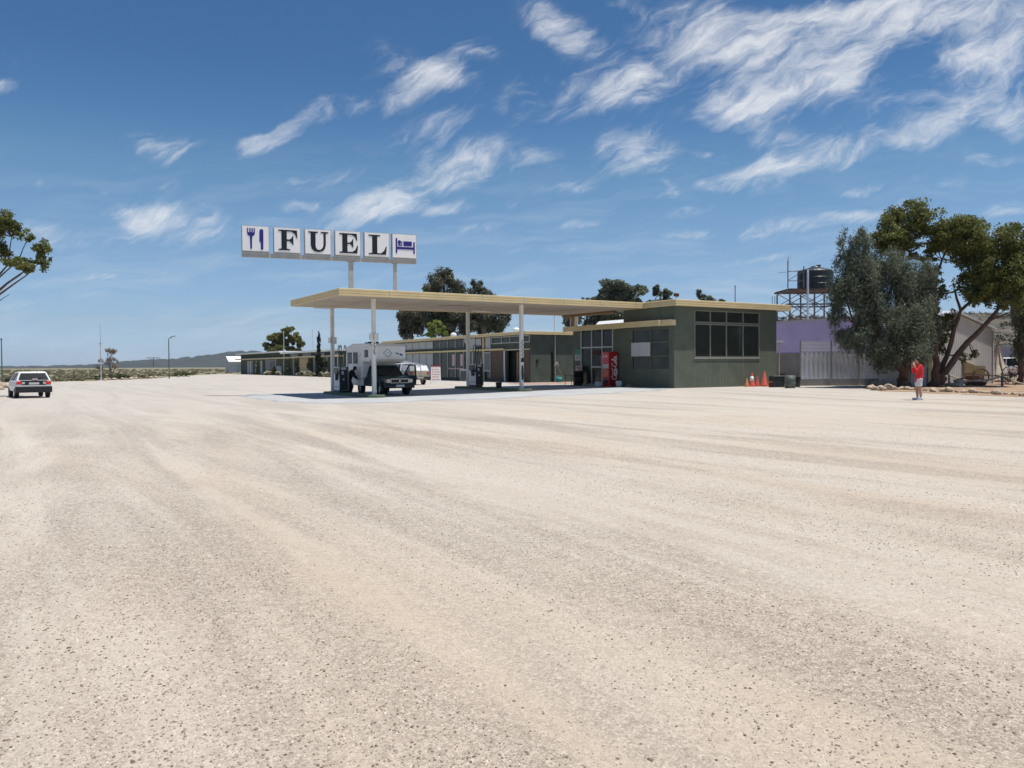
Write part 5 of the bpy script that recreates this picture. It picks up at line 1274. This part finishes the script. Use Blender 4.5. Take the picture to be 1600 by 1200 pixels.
tree('she_oak', 'tallest dark she-oak rising above the canopy behind the long wing', 694, 530, 95, [[(694, 545, 0, .5), (694, 520, 0, .4), (692, 480, 0, .25), (694, 440, 0, .1)], [(694, 510, 0, .2), (660, 525, 0, .1), (655, 512, 0, .06)]],
 [(694, 440, 0, 22, 20), (675, 450, 0, 15, 16), (712, 455, 0, 15, 20), (690, 475, 0, 32, 24), (680, 500, 0, 26, 20), (708, 500, 0, 30, 24), (720, 475, 0, 18, 20), (700, 428, 0, 9, 10)], 'she', 24000, .42, .11, 'greybark', droop=.3, seed=3, sub=16, subr=.38, grow=1.14)
tree('she_oak', 'dark broad she-oak at the right end of the group behind the long wing', 756, 530, 93, [[(756, 545, 0, .45), (756, 520, 0, .35), (752, 480, 0, .2), (748, 450, 0, .08)]],
 [(743, 452, 0, 12, 14), (757, 462, 0, 14, 13), (745, 480, 0, 24, 20), (770, 480, 0, 20, 18), (780, 502, 0, 16, 18), (755, 504, 0, 30, 20), (735, 500, 0, 18, 20), (790, 495, 0, 7, 12)], 'she', 22000, .42, .11, 'greybark', droop=.3, seed=4, sub=16, subr=.38, grow=1.14)
tree('lime_tree', 'small bright yellow green tree in front of the dark she-oaks', 681, 530, 91, [[(681, 540, 0, .15), (681, 520, 0, .1), (682, 508, 0, .04)]],
 [(682, 510, 0, 12, 10), (674, 519, 0, 9, 8), (689, 518, 0, 9, 9)], 'lime', 3200, .3, .16, 'greybark', seed=6, sub=9)
tree('leafy_tree', 'large round grey green tree behind the roadhouse roof', 972, 520, 85, [[(972, 545, 0, .4), (972, 500, 0, .3), (970, 465, 0, .15), (968, 445, 0, .05)]],
 [(966, 445, 0, 24, 15), (988, 456, 0, 22, 16), (952, 460, 0, 18, 16), (972, 470, 0, 34, 22), (935, 468, 0, 12, 8), (915, 470, 0, 8, 5), (895, 500, 0, 18, 20), (945, 500, 0, 40, 20)], 'feather', 16000, .36, .15, 'greybark', seed=7, sub=13, subr=.38)
tree('leafy_tree', 'smaller tree right of the large round one behind the roadhouse roof', 1032, 520, 90, [[(1032, 545, 0, .35), (1032, 490, 0, .25), (1031, 455, 0, .06)]],
 [(1026, 455, 0, 10, 9), (1040, 459, 0, 10, 9), (1032, 472, 0, 22, 14)], 'feather', 6000, .36, .15, 'greybark', seed=9, sub=10)
tree('leafy_tree', 'sparse treetop showing alone above the middle of the roadhouse roof', 1100, 520, 88, [[(1102, 545, 0, .3), (1102, 490, 0, .2), (1098, 462, 0, .06), (1091, 452, 0, .02)]],
 [(1092, 457, 0, 5, 7), (1100, 466, 0, 9, 6), (1110, 470, 0, 8, 5), (1128, 471, 0, 6, 5), (1105, 482, 0, 18, 10)], 'feather', 2600, .36, .13, 'greybark', seed=10, sub=9)
tree('bushy_tree', 'bushy yellowish olive tree behind the far motel row', 447, 576, 168, [[(447, 580, 0, .4), (447, 560, 0, .3), (450, 535, 0, .15)], [(447, 560, 0, .2), (430, 540, 0, .1), (425, 530, 0, .05)], [(447, 560, 0, .2), (465, 545, 0, .1)]],
 [(430, 526, 0, 11, 10), (452, 520, 0, 15, 9), (461, 530, 0, 11, 11), (440, 535, .5, 16, 10), (421, 541, 0, 9, 8), (471, 537, 0, 8, 9), (445, 548, 0, 24, 8)], 'olive', 9500, .55, .26, 'bark', seed=12, sub=12, subr=.38)
cp = YX(498.5, 33.2); p = Vector((33.2, cp, .12))
o = T('cypress', 'tall narrow dark cypress standing before the motel row', 'tree', tuple(p))
cl = [(0, 0, .7, .42, .42, .6), (0, 0, 1.6, .48, .48, .7), (0, 0, 2.7, .44, .44, .8), (0, 0, 3.8, .36, .36, .8), (0, 0, 4.8, .25, .25, .7), (.04, 0, 5.5, .12, .12, .5)]
leaf_object('crown', LM['cyp'], cl, 5200, .26, .1, o, seed=14, sub=12, up=0, fill=.35); MB().tube([(0, 0, 0), (0, 0, 5)], [.12, .03], 7).build('trunk', 'greybark', o)
p = at(172, 593.5); k = 96/F
o = T('bare_tree', 'nearly leafless grey tree at the gravel edge beside the antenna mast', 'tree', tuple(p), -YAW)
mb = MB(); random.seed(5)
def twigs(p, d, l, r, lv):
    q = p+d*l; limb(mb, p, q, r, r*.6, .1, 5, 3)
    if lv == 0: tips.append(q); return
    for _ in range(3 if lv > 1 else 4):
        dd = (d+Vector((random.uniform(-.8, .8), random.uniform(-.8, .8), random.uniform(-.1, .5)))).normalized(); twigs(q, dd, l*random.uniform(.55, .8), r*.6, lv-1)
tips = []; twigs(Vector((0, 0, 0)), Vector((.05, 0, 1)).normalized(), 1.1, .09, 3); twigs(Vector((-.3, 0, 0)), Vector((-.5, 0, .8)).normalized(), .9, .06, 2); twigs(Vector((0, 0, 1.0)), Vector((-.2, .1, 1)).normalized(), 1.2, .06, 3); twigs(Vector((.1, 0, .3)), Vector((.4, 0, .8)).normalized(), .7, .04, 2)
mb.build('trunk', 'greybark', o)
leaf_object('crown', LM['dead'], [(t.x, t.y, t.z, .28, .28, .25) for t in tips], 1500, .13, .05, o, seed=3, sub=4)
for k, (px, py, r, lb) in enumerate(((150, 593, .8, 'dark low bush left of the antenna mast'), (188, 592.5, .9, 'dark low bush under the bare tree on its right'), (228, 591, .6, 'low green bush at the rock row between bare tree and street lamp'), (283, 588.5, 1.1, 'rounded green bush just right of the street lamp'))):
    p = at(px, py); o = T('low_bush', lb, 'bush', (p.x, p.y+.8, 0))
    leaf_object('foliage', LM['shrub'], [(0, 0, r*.35, r*1.3, r, r*.5), (r*.7, 0, r*.3, r, r, r*.4)], 900, .22, .12, o, seed=k+5, sub=9)
    MB().tube([(0, 0, 0), (.1, 0, r*.5)], [.04, .02], 5).build('stem', 'greybark', o)

# ------------------------------------------------------------------ vehicles
def half_loft(stations):
    rings = []
    for y, pr in stations:
        rings.append([(x, y, z) for x, z in pr]+[(-x, y, z) for x, z in reversed(pr)])
    return MB().loft(rings)
def wheel(par, c, r, w, spokes=True):
    x, y, z = c; s = 1 if x > 0 else -1
    prof = [(r*.62, -w/2), (r*.93, -w/2), (r, -w*.35), (r, w*.35), (r*.93, w/2), (r*.62, w/2)]
    rings = [[(x+o_, y+rr*math.cos(2*math.pi*k/22), z+rr*math.sin(2*math.pi*k/22)) for k in range(22)] for rr, o_ in prof]
    mb = MB(); mb.loft(rings, caps=False); rings2 = [rings[-1], rings[0]]; mb.loft(rings2, caps=False)
    t = mb.build('wheel', 'rubber', par)
    rr = r*.6; m2 = MB(); m2.loft([[(x+o_, y+q*math.cos(2*math.pi*k/18), z+q*math.sin(2*math.pi*k/18)) for k in range(18)] for q, o_ in ((rr, -w*.42), (rr, s*w*.3), (rr*.8, s*w*.25), (rr*.3, s*w*.38), (rr*.1, s*w*.38))] if True else [])
    m2.build('rim', 'alu', t)
    return t
def greenhouse(par, z0, z1, b, t, glass, paint, pill=.05, midp=()):
    """b,t: (half width, y rear, y front) at the bottom and top"""
    R_ = lambda q, z: [(-q[0], q[1], z), (q[0], q[1], z), (q[0], q[2], z), (-q[0], q[2], z)]
    MB().loft([R_(b, z0), R_(t, z1)]).build('windows', glass, par)
    mb = MB(); e = .012
    for i in range(4):
        p, q = Vector(R_(b, z0)[i]), Vector(R_(t, z1)[i]); mb.beam(p, q, pill*1.5, pill)
    for m_ in midp:
        for s in (-1, 1):
            yb = b[1]+(b[2]-b[1])*m_; yt = t[1]+(t[2]-t[1])*m_; mb.beam((s*(b[0]+.003), yb, z0), (s*(t[0]+.003), yt, z1), pill*1.2, pill*.5)
    mb.build('pillar', paint, par)
    rr = [[(x*(t[0]+o_)/t[0], y+(o_ if y > (t[1]+t[2])/2 else -o_), z) for x, y, z in R_(t, zz)] for o_, zz in ((.02, z1-.03), (.03, z1), (0, z1+.035), (-.12, z1+.055))]
    MB().loft(rr).build('roof', paint, par, bevel=.01)
# white hatchback, seen from behind
p = at(53.5, 622)
hb = T('hatchback', 'white hatchback with black rear bumper driving away on the left of the gravel lot', 'car', tuple(p), R(7))
st = lambda s, dz=0: [(.62*s, .30+dz), (.80*s, .36+dz), (.84*s, .62+dz), (.82*s, .9+dz), (.72*s, .95+dz)]
hb.scale = (.95, .95, .95)
half_loft([(.0, st(.94, .02)), (.1, st(.99)), (.5, st(1)), (2.8, st(1)), (3.1, [(.62, .3), (.8, .36), (.83, .6), (.79, .84), (.68, .92)]), (3.75, [(.6, .3), (.74, .36), (.77, .55), (.7, .7), (.6, .76)]), (3.95, [(.5, .34), (.6, .4), (.62, .52), (.58, .62), (.48, .66)])]).build('body', 'wcar', hb, bevel=.02)
greenhouse(hb, .94, 1.36, (.755, .06, 2.75), (.59, .38, 1.85), 'dglass', 'wcar', .055, (.33, .66))
MB().box(-.62, .62, -.012, .03, .86, .945).box(-.55, .55, -.03, .02, .70, .859).build('tailgate_panel', 'black', hb)
MB().box(-.85, .85, -.07, .3, .30, .63).build('bumper', 'black', hb, bevel=.04)
MB().box(-.81, .81, -.04, .1, .635, .69).build('bumper_strip', 'wcar', hb)
for s in (-1, 1):
    l_ = MB().box(min(s*.56, s*.80), max(s*.56, s*.80), -.035, .06, .74, .90).build('tail_lamp', 'lampred', hb, bevel=.01)
    MB().box(min(s*.42, s*.55), max(s*.42, s*.55), -.033, .03, .76, .87).build('reverse_lamp', 'offw', l_)
    MB().obox((s*.97, 2.25, .98), (.11, 0, 0), (0, .05, 0), (0, 0, .07)).build('wing_mirror', 'black', hb, bevel=.02)
    for y in (.68, 3.1): wheel(hb, (s*.73, y, .29), .29, .19)
MB().box(-.24, .24, -.045, -.031, .73, .845).build('number_plate', 'plate', hb)
MB().obox((.05, -.0, 1.0), (.12, 0, 0), (0, .012, .01), (0, -.01, .03)).build('wiper_motor', 'pinkw', hb)
MB().beam((-.2, .02, .97), (.35, .14, 1.1), .02).build('wiper', 'black', hb)
# dark green pickup with slide-on camper, facing the camera
TX, TY = 17.2, 39.4
tr = T('camper_pickup', 'dark green pickup carrying a white slide-on camper, parked under the canopy with one door open', 'pickup', (TX, TY, gz(TX, TY)+.006), R(180))
fs_ = [(.60, .46), (.82, .52), (.845, .8), (.82, 1.0), (.70, 1.06)]
half_loft([(-.02, [(.6, .5), (.72, .52), (.75, .7), (.74, .88), (.66, .93)]), (-.12, [(.6, .48), (.78, .52), (.80, .75), (.78, .93), (.68, .98)]), (-.8, [(.6, .46), (.82, .52), (.84, .8), (.81, .98), (.70, 1.06)]), (-1.35, fs_), (-2.85, fs_), (-4.9, fs_)]).build('body', 'hgreen', tr, bevel=.025)
greenhouse(tr, 1.05, 1.6, (.76, -2.8, -1.3), (.62, -2.7, -1.95), 'dglass', 'hgreen', .06)
MB().box(-.86, .86, -.16, .08, .4, .62).build('bumper', 'black', tr, bevel=.04)
MB().box(-.5, .5, -.06, .005, .7, .88).build('grille', 'black', tr)
MB().box(-.53, .53, -.05, .015, .881, .915).box(-.53, .53, -.05, .015, .68, .699).box(-.53, -.501, -.05, .015, .70, .88).box(.501, .53, -.05, .015, .70, .88).build('grille_surround', 'chrome', tr)
MB().cyl((0, .006, .79), (0, .022, .79), .045).build('badge', 'chrome', tr)
for s in (-1, 1):
    MB().box(min(s*.54, s*.75), max(s*.54, s*.75), -.1, .012, .70, .89).build('headlight', 'lamp', tr, bevel=.015)
    MB().box(min(s*.752, s*.80), max(s*.752, s*.80), -.2, -.03, .71, .88).build('indicator', 'orange', tr, bevel=.01)
    for y in (-.85, -3.75): wheel(tr, (s*.74, y, .34), .345, .23)
    a = MB()
    for t in range(9):
        an = math.pi*t/8; a.obox((s*.86, -.85+.42*math.cos(an), .36+.42*math.sin(an)), (.05, 0, 0), (0, .085*abs(math.sin(an))+.02, 0), (0, 0, .03+.07*abs(math.cos(an))))
    a.build('wheel_arch', 'hgreen', tr)
    MB().obox((s*1.02, -1.45, 1.12), (.12, 0, 0), (0, .05, 0), (0, 0, .1)).build('wing_mirror', 'black', tr, bevel=.02)
MB().box(-.24, .24, .081, .095, .46, .59).build('number_plate', 'plate', tr)
MB().beam((-.5, -1.31, 1.09), (-.1, -1.42, 1.2), .02).beam((.1, -1.31, 1.09), (.5, -1.42, 1.2), .02).build('wiper', 'black', tr)
# opened door on the passenger side (world +x)
dr = MB(); ang = R(66); hx, hy = -.84, -1.38; dv = Vector((-math.sin(ang), -math.cos(ang), 0)); dn = Vector((math.cos(ang), -math.sin(ang), 0))*.035
P0 = Vector((hx, hy, 0))
dr.prism([tuple(P0+dv*a+Vector((0, 0, z))-dn) for a, z in ((0, .5), (1.0, .5), (1.05, .75), (1.05, 1.06), (0, 1.06))], tuple(dn*2))
do = dr.build('door', 'hgreen', tr)
fr_ = MB(); q = [P0+dv*a+Vector((0, 0, z)) for a, z in ((0.03, 1.06), (.45, 1.62), (.95, 1.64), (1.03, 1.06))]
for a, c in zip(q, q[1:]): fr_.beam(a, c, .055, .05)
fr_.build('window_frame', 'black', do)
MB().prism([tuple(v-dn*.1) for v in q], tuple(dn*.2)).build('pane', glassmat('clear_door_glass', (.7, .74, .73), .1, .85), do)
MB().obox(P0+dv*.5+Vector((0, 0, .8))+dn*1.4, dv*.3, dn*.3, (0, 0, .05)).build('armrest', 'black', do)
# the camper
cs = MB()
prof = [(-5.5, .86), (-3.0, .86), (-2.86, .95), (-2.84, 1.72), (-2.72, 1.84), (-1.85, 1.84), (-1.6, 1.98), (-1.52, 2.15), (-1.56, 2.7), (-1.75, 2.86), (-4.4, 2.9), (-5.5, 2.72)]
cs.prism([(-1.04, y, z) for y, z in prof], (2.08, 0, 0)); cm = cs.build('camper_shell', 'camper', tr, bevel=.05)
MB().box(-1.0, -.86, -5.4, -3.05, .5, .855).box(.86, 1.0, -5.4, -3.05, .5, .855).build('skirt', 'camper', tr)
for s in (1,):
    for y0, y1, z0, z1 in ((-4.25, -3.55, 1.75, 2.4), (-5.2, -4.5, 1.75, 2.4), (-2.45, -1.95, 2.1, 2.5)):
        w_ = MB().box(1.041, 1.055, y0, y1, z0, z1).build('side_window', 'black', cm, bevel=.004)
        MB().box(1.056, 1.06, y0+.06, y1-.06, z0+.06, z1-.06).build('pane', 'bluegl', w_)
MB().prism([(1.042, -3.3, 2.1), (1.042, -3.05, 2.24), (1.042, -2.98, 2.34), (1.042, -3.2, 2.2)], (.004, 0, 0)).build('red_flash', 'orange', cm)
# diamond outline and stripe on the nose (front face leans a little)
def nose(x, z): return Vector((x, -1.52-.04*(z-2.15)/.55+.012, z))
dm = MB(); ds = [(0.30, 2.32), (.04, 2.55), (-.22, 2.32), (.04, 2.09)]
for a, c in zip(ds, ds[1:]+ds[:1]): dm.beam(nose(*a), nose(*c), .03, .012)
for k in range(4): dm.beam(nose(.14-.07*k, 2.33), nose(.10-.07*k, 2.33), .05, .01)
dm.build('diamond_emblem', 'blue', cm)
MB().prism([tuple(nose(-.38, 2.36)), tuple(nose(-.55, 2.34)), tuple(nose(-.66, 2.24)), tuple(nose(-.5, 2.26))], (0, .006, 0)).build('green_stripe', 'signgreen', cm)
MB().prism([tuple(nose(-.64, 2.3)), tuple(nose(-.82, 2.27)), tuple(nose(-.86, 2.16)), tuple(nose(-.7, 2.2))], (0, .009, 0)).build('blue_stripe', 'blue', cm)
MB().box(-.25, .25, -4.0, -3.5, 2.89, 3.02).build('roof_vent', 'black', cm, bevel=.03); MB().box(.3, .7, -3.3, -3.0, 2.88, 2.95).build('roof_hatch', 'black', cm)
# white utility seen from behind, in front of the wing
p = G(656, 601.5); hd = (-r0*.52+fx*.854); rz = math.atan2(-hd.x, hd.y)
ut = T('white_utility', 'dusty white utility with a ladder on its rack, seen from behind beyond the camper', 'utility', tuple(p), rz)
us = [(.6, .42), (.80, .48), (.83, .75), (.81, 1.02), (.74, 1.08)]
half_loft([(0, us), (.05, us), (3.0, us), (3.4, us), (4.5, [(.6, .42), (.76, .48), (.78, .7), (.75, .92), (.66, .98)]), (4.7, [(.55, .46), (.66, .5), (.68, .66), (.66, .8), (.58, .86)])]).build('body', 'beige', ut, bevel=.02)
greenhouse(ut, 1.07, 1.62, (.76, 1.9, 3.6), (.63, 2.0, 3.0), 'dglass', 'wcar', .06, (.5,))
MB().prism([(-.8, .02, 1.085), (.8, .02, 1.085), (.72, .3, 1.5), (-.72, .3, 1.5)], (0, 1.5, 0)).build('canopy_cover', 'wcar', ut, bevel=.03)
MB().box(-.84, .84, -.12, .12, .46, .62).build('bumper', 'black', ut, bevel=.03)
for s in (-1, 1):
    MB().box(min(s*.6, s*.82), max(s*.6, s*.82), -.02, .06, .86, .98).build('tail_lamp', 'lampred', ut)
    for y in (.95, 3.75): wheel(ut, (s*.72, y, .33), .335, .2)
MB().box(-.25, .25, -.135, -.121, .5, .6).build('number_plate', 'plate', ut)
ld = T('ladder', 'long pale ladder lying sloped over the roof of the white utility', 'ladder', tuple(p+Vector((0, 0, 0))), rz)
mb = MB()
for x in (-.2, .2): mb.beam((x, -.4, 1.5), (x, 3.6, 1.86), .05, .08)
for k in range(10): y = -.2+k*.4; mb.beam((-.17, y, 1.52+.09*(y+.2)), (.17, y, 1.52+.09*(y+.2)), .035)
mb.build('rails_and_rungs', 'galv', ld)
MB().box(-.7, .7, .35, .42, 1.5, 1.53).build('strap', 'black', ld)
# white four wheel drive at the right
p = atd(1588, 590, 66); hd = (-r0*.96+fx*.28); rz = math.atan2(-hd.x, hd.y)
fw4 = T('four_wheel_drive', 'white four wheel drive wagon parked behind the hide shelter', 'car', (p.x, p.y, .12), rz)
us2 = [(.6, .5), (.84, .56), (.86, .85), (.84, 1.12), (.76, 1.18)]
half_loft([(0, us2), (.06, us2), (3.2, us2), (4.3, [(.6, .5), (.8, .56), (.82, .8), (.78, 1.05), (.7, 1.1)]), (4.5, [(.5, .55), (.7, .6), (.72, .8), (.68, .95), (.6, 1.0)])]).build('body', 'wcar', fw4, bevel=.02)
greenhouse(fw4, 1.17, 1.78, (.8, .05, 3.3), (.7, .2, 2.7), 'dglass', 'wcar', .07, (.3, .62))
MB().box(-.86, .86, -.12, .08, .5, .68).build('bumper', 'black', fw4)
for s in (-1, 1):
    MB().box(min(s*.7, s*.84), max(s*.7, s*.84), -.02, .05, .8, 1.05).build('tail_lamp', 'lampred', fw4)
    MB().box(min(s*.862, s*.875), max(s*.862, s*.875), .1, 3.8, .78, .86).build('side_stripe', 'orange', fw4)
    for y in (.9, 3.5): wheel(fw4, (s*.76, y, .36), .365, .24)
p = atd(1640, 588, 78)
o = T('lilac_wall', 'low pale lilac shed with a rusty band behind the white four wheel drive', 'shed', (p.x, p.y, .12), VX)
MB().box(-4.6, 6, 0, 3, 0, 3.0).build('wall', M('pale_lilac_sheet', (.33, .30, .36), .7), o); MB().box(-4.62, 6.02, -.03, -.002, 1.1, 1.5).build('band', 'rust', o); MB().box(-4.8, 6.2, -.2, 3.2, 3.002, 3.1).build('roof', 'roofing', o)

# ------------------------------------------------------------------ people
def limbs(mb, chain, n=10):
    for (p, a), (q, c) in zip(chain, chain[1:]):
        mb.tube([p, Vector(p).lerp(Vector(q), .5), q], [a, (a+c)/2*1.02, c], n)
        mb.ball(q, c*1.0, n=10, m=7)
    mb.ball(chain[0][0], chain[0][1], n=10, m=7)
def hand(mb, w, d, side, curl=.5):
    """palm and five fingers at wrist w, pointing along d"""
    d = Vector(d).normalized(); s = Vector(side).normalized(); nrm = d.cross(s)
    mb.obox(w+d*.045, d*.045, s*.038, nrm*.013)
    for k, ln in enumerate((.068, .078, .072, .056)):
        b = w+d*.085+s*(-.03+.02*k); m_ = b+d*ln*.5+nrm*.01*curl; t = m_+(d*(1-curl)+nrm*curl).normalized()*ln*.5
        mb.tube([b, m_, t], [.0095, .009, .007], 6)
    b = w+d*.025-s*.036; m_ = b+(d*.6-s*.8).normalized()*.035; mb.tube([b, m_, m_+d*.035+nrm*.012], [.012, .0105, .008], 6)
def fuse(o, vox):
    r = o.modifiers.new('fuse', 'REMESH'); r.mode = 'VOXEL'; r.voxel_size = vox; r.use_smooth_shade = True
    s = o.modifiers.new('soft', 'SMOOTH'); s.factor = .5; s.iterations = 2
def head(mb, c, fdir, upv, r=.1):
    f = Vector(fdir).normalized(); u = Vector(upv).normalized(); s = f.cross(u)
    def el(o_, a, b_, c_):
        ring = []
        for i in range(9):
            t = math.pi*(.03+.94*i/8); ring.append([c+o_+f*(a*math.sin(t)*math.cos(2*math.pi*k/12))+s*(b_*math.sin(t)*math.sin(2*math.pi*k/12))-u*(c_*math.cos(t)) for k in range(12)])
        mb.loft(ring)
    el(Vector((0, 0, 0)), r*.98, r*.78, r*1.15); el(f*r*.25-u*r*.55, r*.62, r*.55, r*.6)
    el(f*r*1.0-u*r*.12, r*.2, r*.14, r*.24); el(f*r*.86-u*r*.5, r*.13, r*.26, r*.09)
    for e in (-1, 1): el(s*r*.8*e-f*r*.05-u*r*.1, r*.18, r*.08, r*.26); el(f*r*.86+s*r*.32*e+u*r*.08, r*.1, r*.13, r*.08)
    return f, u, s
V = Vector
def person_red():
    p = G(1435.5, 625); o = T('person', 'person in red top and white shorts standing side on with a camera raised', 'person', tuple(p), math.pi-YAW+R(-8))
    # faces local +x ; y is their left
    b = MB(); hipz = .88
    for s, fxo in ((-1, .03), (1, -.03)):
        limbs(b, [(V((0, s*.09, hipz)), .085), (V((.02+fxo, s*.095, .48)), .062), (V((-.01+fxo, s*.1, .26)), .055), (V((-.02+fxo, s*.1, .09)), .038)])
        b.obox(V((.05+fxo, s*.105, .035)), (.12, 0, 0), (0, .04, 0), (0, 0, .03))
    limbs(b, [(V((0, 0, .9)), .125), (V((-.01, 0, 1.1)), .12), (V((-.02, 0, 1.32)), .135), (V((.02, 0, 1.5)), .055), (V((.05, 0, 1.6)), .05)])
    for s in (-1, 1):
        limbs(b, [(V((-.01, s*.19, 1.40)), .058), (V((.16, s*.2, 1.17)), .048), (V((.23, s*.1, 1.47)), .034)])
        hand(b, V((.23, s*.1, 1.47)), V((-.02, -s*.35, .9)), V((.9, 0, .05)), .55)
    head(b, V((.07, 0, 1.66)), (1, 0, -.05), (0, 0, 1), .1)
    body = b.build('body', 'skin', o); fuse(body, .009)
    c = MB(); limbs(c, [(V((0, 0, .84)), .165), (V((-.01, 0, 1.05)), .16), (V((-.02, 0, 1.3)), .165), (V((-.0, 0, 1.44)), .09)])
    c.obox(V((0, 0, 1.34)), (.08, 0, 0), (0, .17, 0), (0, 0, .09))
    for s in (-1, 1): limbs(c, [(V((-.01, s*.19, 1.40)), .078), (V((.15, s*.205, 1.18)), .066), (V((.2, s*.15, 1.34)), .055)])
    fuse(c.build('top', 'redshirt', body), .014)
    c = MB()
    for s in (-1, 1): c.tube([V((0, s*.085, .9)), V((.01, s*.09, .72)), V((.015, s*.095, .58))], [.125, .112, .115], 12)
    fuse(c.build('shorts', 'shorts', body), .013)
    c = MB()
    for s, fxo in ((-1, .03), (1, -.03)): c.obox(V((.04+fxo, s*.105, .045)), (.14, 0, 0), (0, .05, 0), (0, 0, .045)); c.tube([V((-.02+fxo, s*.1, .04)), V((-.02+fxo, s*.1, .13))], [.05, .05], 9)
    fuse(c.build('shoes', 'shorts', body), .012)
    c = MB(); c.ball(V((.04, 0, 1.69)), .112, .1, .112, 12, 9); c.ball(V((-.02, 0, 1.62)), .08, .085, .1, 10, 7); fuse(c.build('hair', 'hair', body), .014)
    a = T('camera', 'small dark camera held to the face of the person in red', 'camera', tuple(p), math.pi-YAW+R(-8))
    MB().box(.19, .25, -.06, .06, 1.6, 1.68).build('camera_body', 'black', a, bevel=.008); MB().cyl((.251, 0, 1.64), (.30, 0, 1.64), .028).build('lens', 'black', a)
person_red()
def person_fuel():
    px_, py_ = 15.78, 43.1; o = T('person', 'person in dark clothes bending beside the white camper to refuel it', 'person', (px_, py_, gz(px_, py_)+.006), -YAW+R(-12))
    b = MB()
    for s, fxo in ((-1, .12), (1, -.1)):
        limbs(b, [(V((-.1, s*.09, .86)), .095), (V((.02+fxo, s*.1, .47)), .07), (V((-.08+fxo, s*.1, .09)), .045)])
        b.obox(V((-.0+fxo, s*.1, .04)), (.12, 0, 0), (0, .045, 0), (0, 0, .035))
    limbs(b, [(V((-.1, 0, .9)), .14), (V((-.02, 0, 1.08)), .14), (V((.1, 0, 1.26)), .145), (V((.2, 0, 1.36)), .06), (V((.25, 0, 1.4)), .052)])
    limbs(b, [(V((.1, -.19, 1.3)), .06), (V((.3, -.24, 1.05)), .048), (V((.5, -.16, .86)), .034)]); hand(b, V((.5, -.16, .86)), (1, .1, -.3), (0, 1, 0), .6)
    limbs(b, [(V((.1, .19, 1.3)), .06), (V((.18, .26, 1.02)), .048), (V((.36, .2, .86)), .034)]); hand(b, V((.36, .2, .86)), (1, -.2, -.2), (0, -1, 0), .6)
    head(b, V((.31, 0, 1.47)), (1, 0, -.55), (.5, 0, 1), .1)
    body = b.build('body', 'skin', o); fuse(body, .009)
    c = MB(); limbs(c, [(V((-.1, 0, .84)), .17), (V((-.02, 0, 1.07)), .165), (V((.09, 0, 1.24)), .17), (V((.16, 0, 1.32)), .09)])
    c.obox(V((.1, 0, 1.27)), (.08, 0, .02), (0, .17, 0), (-.03, 0, .08))
    limbs(c, [(V((.1, -.19, 1.3)), .08), (V((.3, -.24, 1.05)), .062), (V((.46, -.175, .9)), .05)]); limbs(c, [(V((.1, .19, 1.3)), .08), (V((.18, .26, 1.02)), .062), (V((.33, .21, .88)), .05)])
    fuse(c.build('jacket', 'darkcl', body), .014)
    c = MB()
    for s, fxo in ((-1, .12), (1, -.1)): c.tube([V((-.1, s*.09, .92)), V((-.04+fxo*.5, s*.095, .66)), V((.02+fxo, s*.1, .46)), V((-.07+fxo, s*.1, .12))], [.13, .11, .09, .075], 12)
    fuse(c.build('trousers', 'darkcl', body), .013)
    c = MB(); c.ball(V((.285, 0, 1.5)), .112, .1, .112, 12, 9); c.ball(V((.24, 0, 1.44)), .09, .09, .1, 10, 7); fuse(c.build('hair', 'hair', body), .014)
    c = MB()
    for s, fxo in ((-1, .12), (1, -.1)): c.obox(V((.0+fxo, s*.1, .05)), (.14, 0, 0), (0, .05, 0), (0, 0, .045))
    fuse(c.build('shoes', 'black', body), .012)
person_fuel()

# ------------------------------------------------------------------ the air: far hills fade towards blue
hz = MB().box(-16000, 16000, -16000, 16000, -3.5, 130)
hm = bpy.data.materials.new('haze'); hm.use_nodes = True
hn = hm.node_tree.nodes; hl = hm.node_tree.links
for q in list(hn): hn.remove(q)
ho = hn.new('ShaderNodeOutputMaterial'); hv = hn.new('ShaderNodeVolumePrincipled'); hl.new(hv.outputs[0], ho.inputs['Volume'])
hv.inputs['Color'].default_value = (.78, .86, 1, 1); hv.inputs['Density'].default_value = .00005; hv.inputs['Anisotropy'].default_value = 0
hz.build('haze', hm, kind='stuff')
